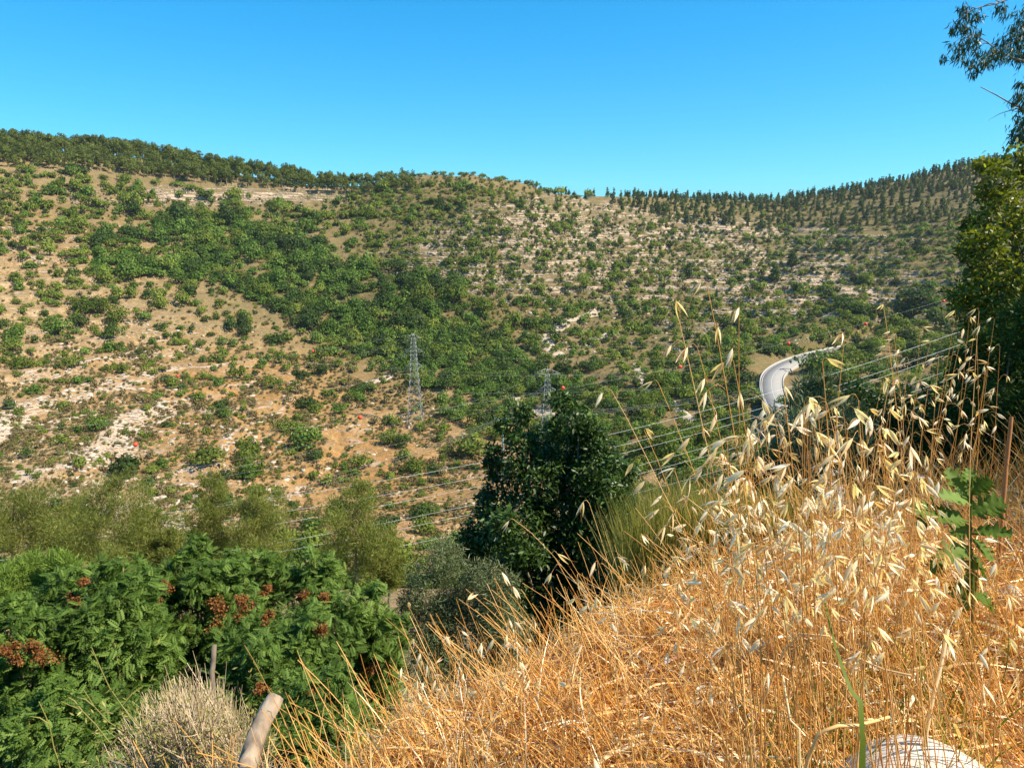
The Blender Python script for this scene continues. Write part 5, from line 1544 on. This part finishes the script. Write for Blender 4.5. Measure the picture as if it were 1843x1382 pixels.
# tall yellow-green grass behind the oats (over the edge of the bank)
rng = np.random.default_rng(98)
gb = MB(); n = 5200
px = 1120 + 330 * rng.random(n); t = 3.9 + 1.2 * rng.random(n)
Q = at(px, np.full(n, 1080.), t)
xyq = Q[:, :2]
topy = np.interp(px, [1120, 1180, 1260, 1450], [900, 830, 850, 860]) + 70 * rng.random(n)
top = at(px, topy, t)[:, 2]
s = np.linspace(0, 1, 7); B = np.stack([xyq[:, 0], xyq[:, 1], bank_z(xyq[:, 0], xyq[:, 1])], -1)
Hn = np.maximum(top - B[:, 2], .2)
C = B[:, None] + Hn[:, None, None] * (np.array([0, 0, 1.])[None, None] * s[None, :, None] + (rng.normal(size=(n, 3)) * [.14, .14, 0])[:, None] * (s ** 2)[None, :, None])
V, F = ribbons(C, (.005 + .004 * rng.random(n))[:, None] * (1.03 - s[None] ** 2), rand_dirs(n, rng))
gb.add(V, F, np.repeat(np.clip(.5 + rng.normal(size=n) * .25, 0, 1), 14))
o = gb.build('tall_grass', M['broom']); tag(o, 'yellow green tall grass on the bank edge behind the oats', 'grass', kind='stuff')
# dry grass in the shade under the right-hand tree
sg = MB(); n = 1800
x = 1.6 + 3.4 * rng.random(n); y = 4.0 + 1.2 * rng.random(n)
L_ = .2 + .45 * rng.random(n)
blades(sg, np.stack([x, y], -1), L_, .003 + .004 * rng.random(n), .1 + .35 * rng.random(n), .1 + .3 * rng.random(n), segs=6, tb=.35, tv=.2)  # low tint puts the tree's shade into the straw colour
o = sg.build('shaded_dry_grass', M['straw']); tag(o, 'tall dry grass in the shade under the right edge tree', 'dry grass', kind='stuff')

# ------------------------------------------------------------------ single things in the foreground
rng = np.random.default_rng(120)
# grey dry bush
foot = np.array([-1.02, 2.25, 0]); foot[2] = bank_z(foot[0], foot[1])
root = empty('dry_bush', foot); tag(root, 'bare grey twiggy dry bush beside the pale bleached log', 'bush')
mb = MB(); n = 360
tx = 350 + 80 * rng.normal(size=n); tx = np.clip(tx, 150, 520)
ty = 1240 + 65 * rng.random(n) ** 1.4 * 1.6 - 55 * rng.random(n) * np.exp(-((tx - 350) / 110) ** 2) + 110 * np.abs((tx - 345) / 180) ** 2
tp = at(tx, ty, 1.0) * (2.35 + .75 * rng.random(n))[:, None]
s = np.linspace(0, 1, 8)
root_p = foot + rng.normal(size=(n, 3)) * [.10, .10, .02]
mid = root_p * .45 + tp * .55 + rng.normal(size=(n, 3)) * .06 + [0, 0, .05]
C = ((1 - s) ** 2)[None, :, None] * root_p[:, None] + (2 * s * (1 - s))[None, :, None] * mid[:, None] + (s ** 2)[None, :, None] * tp[:, None]
C[:, 1:-1] += rng.normal(size=(n, 6, 3)) * .016
V, F = tubes(C, .0034 * (1.1 - .8 * s[None]) * np.ones((n, 1)), 3)
mb.add(V, F, np.repeat(np.clip(.55 + rng.normal(size=n) * .25, 0, 1), 24))
m = 4200; k = rng.integers(0, n, m); u = .45 + .5 * rng.random(m); j = (u * 7).astype(int)
q = C[k, j]; d = unit(unit(C[k, np.minimum(j + 1, 7)] - q) + rng.normal(size=(m, 3)) * .45); L = .05 + .09 * rng.random(m)
C2 = q[:, None] + d[:, None] * L[:, None, None] * np.linspace(0, 1, 4)[None, :, None] + np.array([0, 0, 1.]) * (np.linspace(0, 1, 4) ** 2)[None, :, None] * .02
V, F = tubes(C2, .0015 * (1.1 - .8 * np.linspace(0, 1, 4)[None]) * np.ones((m, 1)), 3)
mb.add(V, F, np.repeat(np.clip(.6 + rng.normal(size=m) * .25, 0, 1), 12))
mb.build('twigs', M['twig'], root, loc=foot)
m = 1500; P = at(330 + 85 * rng.normal(size=m), 1330 + 45 * rng.normal(size=m), 1.0) * (2.3 + .5 * rng.random(m))[:, None]
V, F = inst(NARROW[0], NARROW[1], P, basis(rand_dirs(m, rng), rand_dirs(m, rng)), np.stack([np.full(m, .006), .018 + .012 * rng.random(m), np.full(m, .006)], -1))
MB().add(V, F, np.repeat(rng.random(m), 4)).build('leaves', M['broom'], root, loc=foot)
# greenish arching stems to its left
for i, (pp, lab) in enumerate([([(340, 1420), (280, 1340), (205, 1250), (165, 1165)], 'longest yellow green bare stem arching left of the dry bush'),
                  ([(330, 1430), (240, 1330), (185, 1290), (150, 1240)], 'lower yellow green bare stem left of the dry bush'),
                  ([(260, 1440), (200, 1340), (150, 1280), (110, 1262)], 'curved bare stem near the bottom left'),
                  ([(120, 1440), (100, 1360), (88, 1300), (70, 1262)], 'pale yellow twig in the lower left corner')]):
    P = [at(x, y, 2.5) for x, y in pp]; b = P[0].copy(); b[2] = bank_z(b[0], b[1]); 
    m_ = MB(); C_ = polyline([b] + P, 20); V, F = tubes(C_[None], np.linspace(.005, .0018, 20)[None], 5); m_.add(V, F, .55)
    for j in range(6):
        q = C_[8 + j * 2]; e = q + [(-1) ** j * .05, rng.normal() * .03, .04]; v, f = tubes(np.array([[q, (q + e) / 2 + [0, 0, .01], e]]), np.array([[.0022, .002, .001]]), 3); m_.add(v, f, .7)
    o = m_.build('bare_stem', M['broom'], loc=b); tag(o, lab, 'stem', 'bare stems beside the dry bush')

def log(name, pts, radii, label, mat, cat, k=14, n=26):
    C = polyline(pts, n); r = np.interp(np.linspace(0, 1, n), np.linspace(0, 1, len(radii)), radii)
    e = np.linspace(0, 1, n); r = r * np.sqrt(np.clip(1 - ((e - .965) / .035).clip(0, 1) ** 2 * .25, .7, 1))
    V, F = tubes(C[None], r[None], k)
    Vn = V.reshape(n, k, 3); a = np.arange(k)[None] * 1.0; ii_ = np.arange(n)[:, None]
    bump = 1 + .30 * (fbm(a * .7, ii_ * .22, 3) - .5) + .10 * np.sin(a * 2.6 + ii_ * .05)
    Vn = C[:, None] + (Vn - C[:, None]) * bump[..., None]
    V = np.vstack([Vn.reshape(-1, 3), C[-1:]])
    cap = np.stack([(n - 1) * k + np.arange(k), (n - 1) * k + (np.arange(k) + 1) % k, np.full(k, n * k)], -1)
    o = MB().add(V, [F, cap]).build(name, M[mat], smooth=True, loc=C[0]); tag(o, label, cat); return o
b = at(425, 1480, 1.95); b[2] = bank_z(b[0], b[1]) - .05
log('bleached_log', [b, at(438, 1420, 2.0), at(452, 1355, 2.05), at(472, 1302, 2.1), at(498, 1252, 2.15)], [.016, .017, .021, .024, .027, .026], 'pale bleached log leaning up out of the straw beside the grey dry bush', 'stump', 'log')
b = at(386, 1330, 3.4); b[2] = bank_z(b[0], b[1]) - .05
log('wooden_post', [b, at(385, 1260, 3.4), at(384, 1200, 3.4), at(386, 1160, 3.4)], [.013, .012, .012, .012], 'small weathered wooden post rising behind the grey dry bush', 'bark', 'post')

def boulder(name, c, sx, sy, sz, label, seed, mat='white_rock'):
    nu, nv = 72, 44
    th = np.linspace(0, np.pi, nv)[1:-1][:, None]; ph_ = np.arange(nu)[None] * 2 * np.pi / nu
    D = np.stack([np.sin(th) * np.cos(ph_), np.sin(th) * np.sin(ph_), np.cos(th) * np.ones_like(ph_)], -1)
    h = 1 + .05 * np.sin(D[..., 0] * 2.3 + seed) + .04 * np.sin(D[..., 1] * 3.1 + D[..., 2] * 2.0 + seed) + .015 * np.sin(D[..., 0] * 7 + D[..., 1] * 5)
    V = (D * h[..., None])
    V = V.reshape(-1, 3) * [sx, sy, sz]
    V = np.vstack([V, [[0, 0, sz * .97], [0, 0, -sz]]]); m = nv - 2; g = np.arange(m * nu).reshape(m, nu)
    F = [np.stack([g[:-1], g[1:], np.roll(g[1:], -1, 1), np.roll(g[:-1], -1, 1)], -1).reshape(-1, 4),
         np.stack([np.full(nu, m * nu), g[0], np.roll(g[0], -1)], -1), np.stack([np.full(nu, m * nu + 1), np.roll(g[-1], -1), g[-1]], -1)]
    o = MB().add(V, F).build(name, M[mat], smooth=True); o.location = c; tag(o, label, 'rock'); return o
c = at(1692, 1400, 1.72); zb = bank_z(c[0], c[1])
top = at(1675, 1326, 1.78)[2]
boulder('white_boulder', (c[0], c[1] + .03, zb - .02), 0.24, .16, max(top - zb + .02, .08), 'smooth white rock half buried in the straw at the bottom right', 3)
c = at(1834, 1385, 1.7); boulder('white_stone', (c[0], c[1], bank_z(c[0], c[1]) + .03), .05, .05, .055, 'small rough white stone in the bottom right corner', 5)
c = at(1842, 920, 2.6); boulder('white_stone', (c[0], c[1], bank_z(c[0], c[1]) + .04), .03, .05, .05, 'small white stone at the right edge beside the brown stick', 6)

# thistle-like green plant
def lobed_leaf(a, b, W, seed, curl=.25, tw=0.0):
    rng = np.random.default_rng(seed); a = np.asarray(a); b = np.asarray(b)
    n = 21; L = np.linalg.norm(b - a); s = np.linspace(0, 1, n)
    mid = (a + b) / 2 + [0, 0, curl * L]
    C = ((1 - s) ** 2)[:, None] * a + (2 * s * (1 - s))[:, None] * mid + (s ** 2)[:, None] * b
    T = unit(np.gradient(C, axis=0)); side = unit(np.cross(T, [math.sin(tw) * .8, -.55, .75]))
    N = np.cross(side, T)
    env = np.sin(np.pi * np.clip(s * .92 + .06, 0, 1)) ** .6
    V = []; tint = .35 + .5 * rng.random()
    for i in range(n):
        lobe = (.42, .62, 1.0, .78)[i % 4] * (.85 + .3 * rng.random())
        if i == n - 1: lobe = .05
        w = W * env[i] * lobe
        sh = T[i] * w * .35
        wav = .25 * w * rng.normal()
        V += [C[i] - side[i] * w + sh + N[i] * (w * .25 + wav * .6), C[i] - side[i] * w * .45 + N[i] * w * .02, C[i] - N[i] * .001, C[i] + side[i] * w * .45 + N[i] * w * .02, C[i] + side[i] * w + sh + N[i] * (w * .25 - wav * .6)]
    V = np.array(V); g = np.arange(n * 5).reshape(n, 5)
    F = np.stack([g[:-1, :-1], g[:-1, 1:], g[1:, 1:], g[1:, :-1]], -1).reshape(-1, 4)
    return V, F, tint
b = at(1752, 1160, 2.35); b[2] = bank_z(b[0], b[1]) - .02
root = empty('thistle_plant', b); tag(root, 'green thistle with jagged lobed leaves standing in the straw at the right', 'thistle')
st_pts = [b, at(1750, 1080, 2.35), at(1746, 980, 2.35), at(1748, 900, 2.35), at(1750, 858, 2.35)]
mb = MB(); add_tube(mb, st_pts, .008, .003, 6, 18, tint=.5)
for (x0, y0, x1, y1) in [(1748, 940, 1640, 905), (1750, 1010, 1680, 1000), (1748, 960, 1810, 955)]:
    add_tube(mb, [at(x0, y0, 2.35), at((x0 + x1) / 2, (y0 + y1) / 2 + 4, 2.33), at(x1, y1, 2.3)], .004, .002, 5, 8, tint=.8)
mb.build('stem', M['thistle'], root, loc=b)
for i, (x0, y0, x1, y1, W, cu, tw) in enumerate([
 (1748, 900, 1702, 846, .022, .1, 0), (1748, 905, 1690, 892, .018, .1, 0), (1750, 890, 1782, 862, .018, .1, .5), (1749, 925, 1808, 905, .024, .12, .4),
 (1735, 935, 1692, 932, .022, .1, 0), (1710, 930, 1638, 918, .024, .1, -.5), (1690, 920, 1650, 948, .016, .05, 0), (1750, 950, 1712, 962, .018, .05, 0),
 (1752, 955, 1822, 962, .016, .05, 0), (1748, 985, 1690, 1012, .024, .12, -.4), (1750, 1000, 1775, 1045, .018, .1, .8), (1748, 1005, 1735, 1100, .022, .05, .2),
 (1700, 1002, 1676, 1030, .016, .1, 0), (1750, 970, 1786, 1010, .02, .1, .5), (1750, 1040, 1715, 1075, .018, .1, 0), (1752, 1070, 1790, 1100, .018, .1, .3), (1749, 880, 1742, 842, .014, .02, 0)]):
    V, F, tn_ = lobed_leaf(at(x0, y0, 2.35), at(x1, y1, 2.28 + .12 * rng.random()), W * 2.2, 700 + i, cu, tw)
    MB().add(V, F, tn_).build('leaf', M['thistle'], root, smooth=False, loc=b)

def stick(name, pts, r0, r1, label, mat, cat, k=7, tint=.6):
    P = [np.asarray(p, float) for p in pts]; P[0][2] = bank_z(P[0][0], P[0][1]) - .01
    m_ = MB(); add_tube(m_, P, r0, r1, k, 18, tint=tint, wob=.0008)
    o = m_.build(name, M[mat], loc=P[0], smooth=True); tag(o, label, cat); return o
stick('dry_stick', [at(1797, 1040, 3.0), at(1800, 980, 3.0), at(1804, 920, 3.0), at(1812, 830, 3.0), at(1820, 750, 3.0)], .0095, .0078, 'straight reddish brown stick standing upright at the right edge', 'brownstick', 'stick')
stick('broken_stalk', [at(1662, 1340, 1.75), at(1672, 1290, 1.75), at(1692, 1200, 1.76), at(1706, 1132, 1.78)], .0058, .0042, 'pale broken stalk leaning right above the smooth white rock', 'glume', 'stalk', tint=.6)
stick('bent_stalk', [at(1462, 1430, 1.25), at(1440, 1350, 1.25), at(1420, 1290, 1.26), at(1409, 1215, 1.3)], .0026, .0016, 'bright thin bent stalk at the bottom, left of the white rock', 'glume', 'stalk', tint=.5)
stick('fallen_stalk', [at(1300, 1180, 1.6), at(1420, 1160, 1.5), at(1560, 1195, 1.42), at(1640, 1215, 1.38)], .003, .0025, 'pale stalk lying slanted across the standing straw', 'stalk', 'stalk', tint=.8)
stick('fallen_stalk', [at(1400, 1400, 1.3), at(1460, 1350, 1.28), at(1530, 1310, 1.28), at(1600, 1290, 1.32)], .0045, .003, 'thick golden stalk slanting up beside the white rock', 'stalk', 'stalk', tint=.75)
# fresh green blade
P = [at(1572, 1420, 1.15), at(1553, 1330, 1.15), at(1527, 1235, 1.17), at(1500, 1150, 1.2), at(1484, 1080, 1.22)]
P[0][2] = bank_z(P[0][0], P[0][1])
C = polyline(P, 22); e = np.linspace(0, 1, 22)
V, F = ribbons(C[None], (.003 + .010 * np.sin(np.pi * np.clip(e * .95 + .02, 0, 1)) ** 2.2)[None], np.array([[.1, -1, .3]]))
o = MB().add(V, F, np.repeat(e, 2)).build('grass_blade', M['grassgreen'], loc=P[0]); tag(o, 'single broad fresh green grass blade left of the white rock', 'grass blade')
# broad curled dry leaves low in the straw
db = MB(); n = 420
px = 1000 + 850 * rng.random(n) ** .8; pt = 1.35 + 1.1 * rng.random(n)
Q = at(px, 1150 + 230 * rng.random(n), 1.0) * pt[:, None]
blades(db, Q[:, :2], .10 + .16 * rng.random(n), .005 + .006 * rng.random(n), .3 + 1.4 * rng.random(n), .5 + .9 * rng.random(n), lift=.02 + .08 * rng.random(n), segs=9, tb=.72, tv=.18, rng=rng)
o = db.build('dry_leaves', M['straw']); tag(o, 'broad curled dry grass leaves in the near straw', 'dry leaves', kind='stuff')
# a few blades still green among the straw
gg = MB(); n = 500
px = 1350 + 450 * rng.random(n); Q = at(px, 1080 + 260 * rng.random(n), 1.0) * (1.4 + .9 * rng.random(n))[:, None]
blades(gg, Q[:, :2], .12 + .3 * rng.random(n), .002 + .0025 * rng.random(n), .1 + .4 * rng.random(n), .1 + .3 * rng.random(n), segs=6, tb=.4, tv=.3, rng=rng)
o = gg.build('green_grass', M['grassgreen']); tag(o, 'green blades among the dry straw at right', 'grass', kind='stuff')

# ------------------------------------------------------------------ air
m, t, out = nodes('thin_haze')
pv = t.nodes.new('ShaderNodeVolumePrincipled'); pv.inputs['Color'].default_value = (.80, .88, 1.0, 1); pv.inputs['Density'].default_value = .00005
pv.inputs['Anisotropy'].default_value = .2
t.links.new(pv.outputs[0], out.inputs['Volume'])
zl, zh = float(GZ.min()) - 1, float(max(GZ.max() + 25, 40))
x0_, x1_, y0_, y1_ = float(GX.min()) - 5, float(GX.max()) + 5, -12.0, float(GY.max()) + 5
V = np.array([[x, y, z] for z in (zl, zh) for x, y in ((x0_, y0_), (x1_, y0_), (x1_, y1_), (x0_, y1_))])
F = np.array([[3, 2, 1, 0], [4, 5, 6, 7], [0, 1, 5, 4], [1, 2, 6, 5], [2, 3, 7, 6], [3, 0, 4, 7]])
o = MB().add(V, F).build('haze', m); tag(o, kind='stuff')
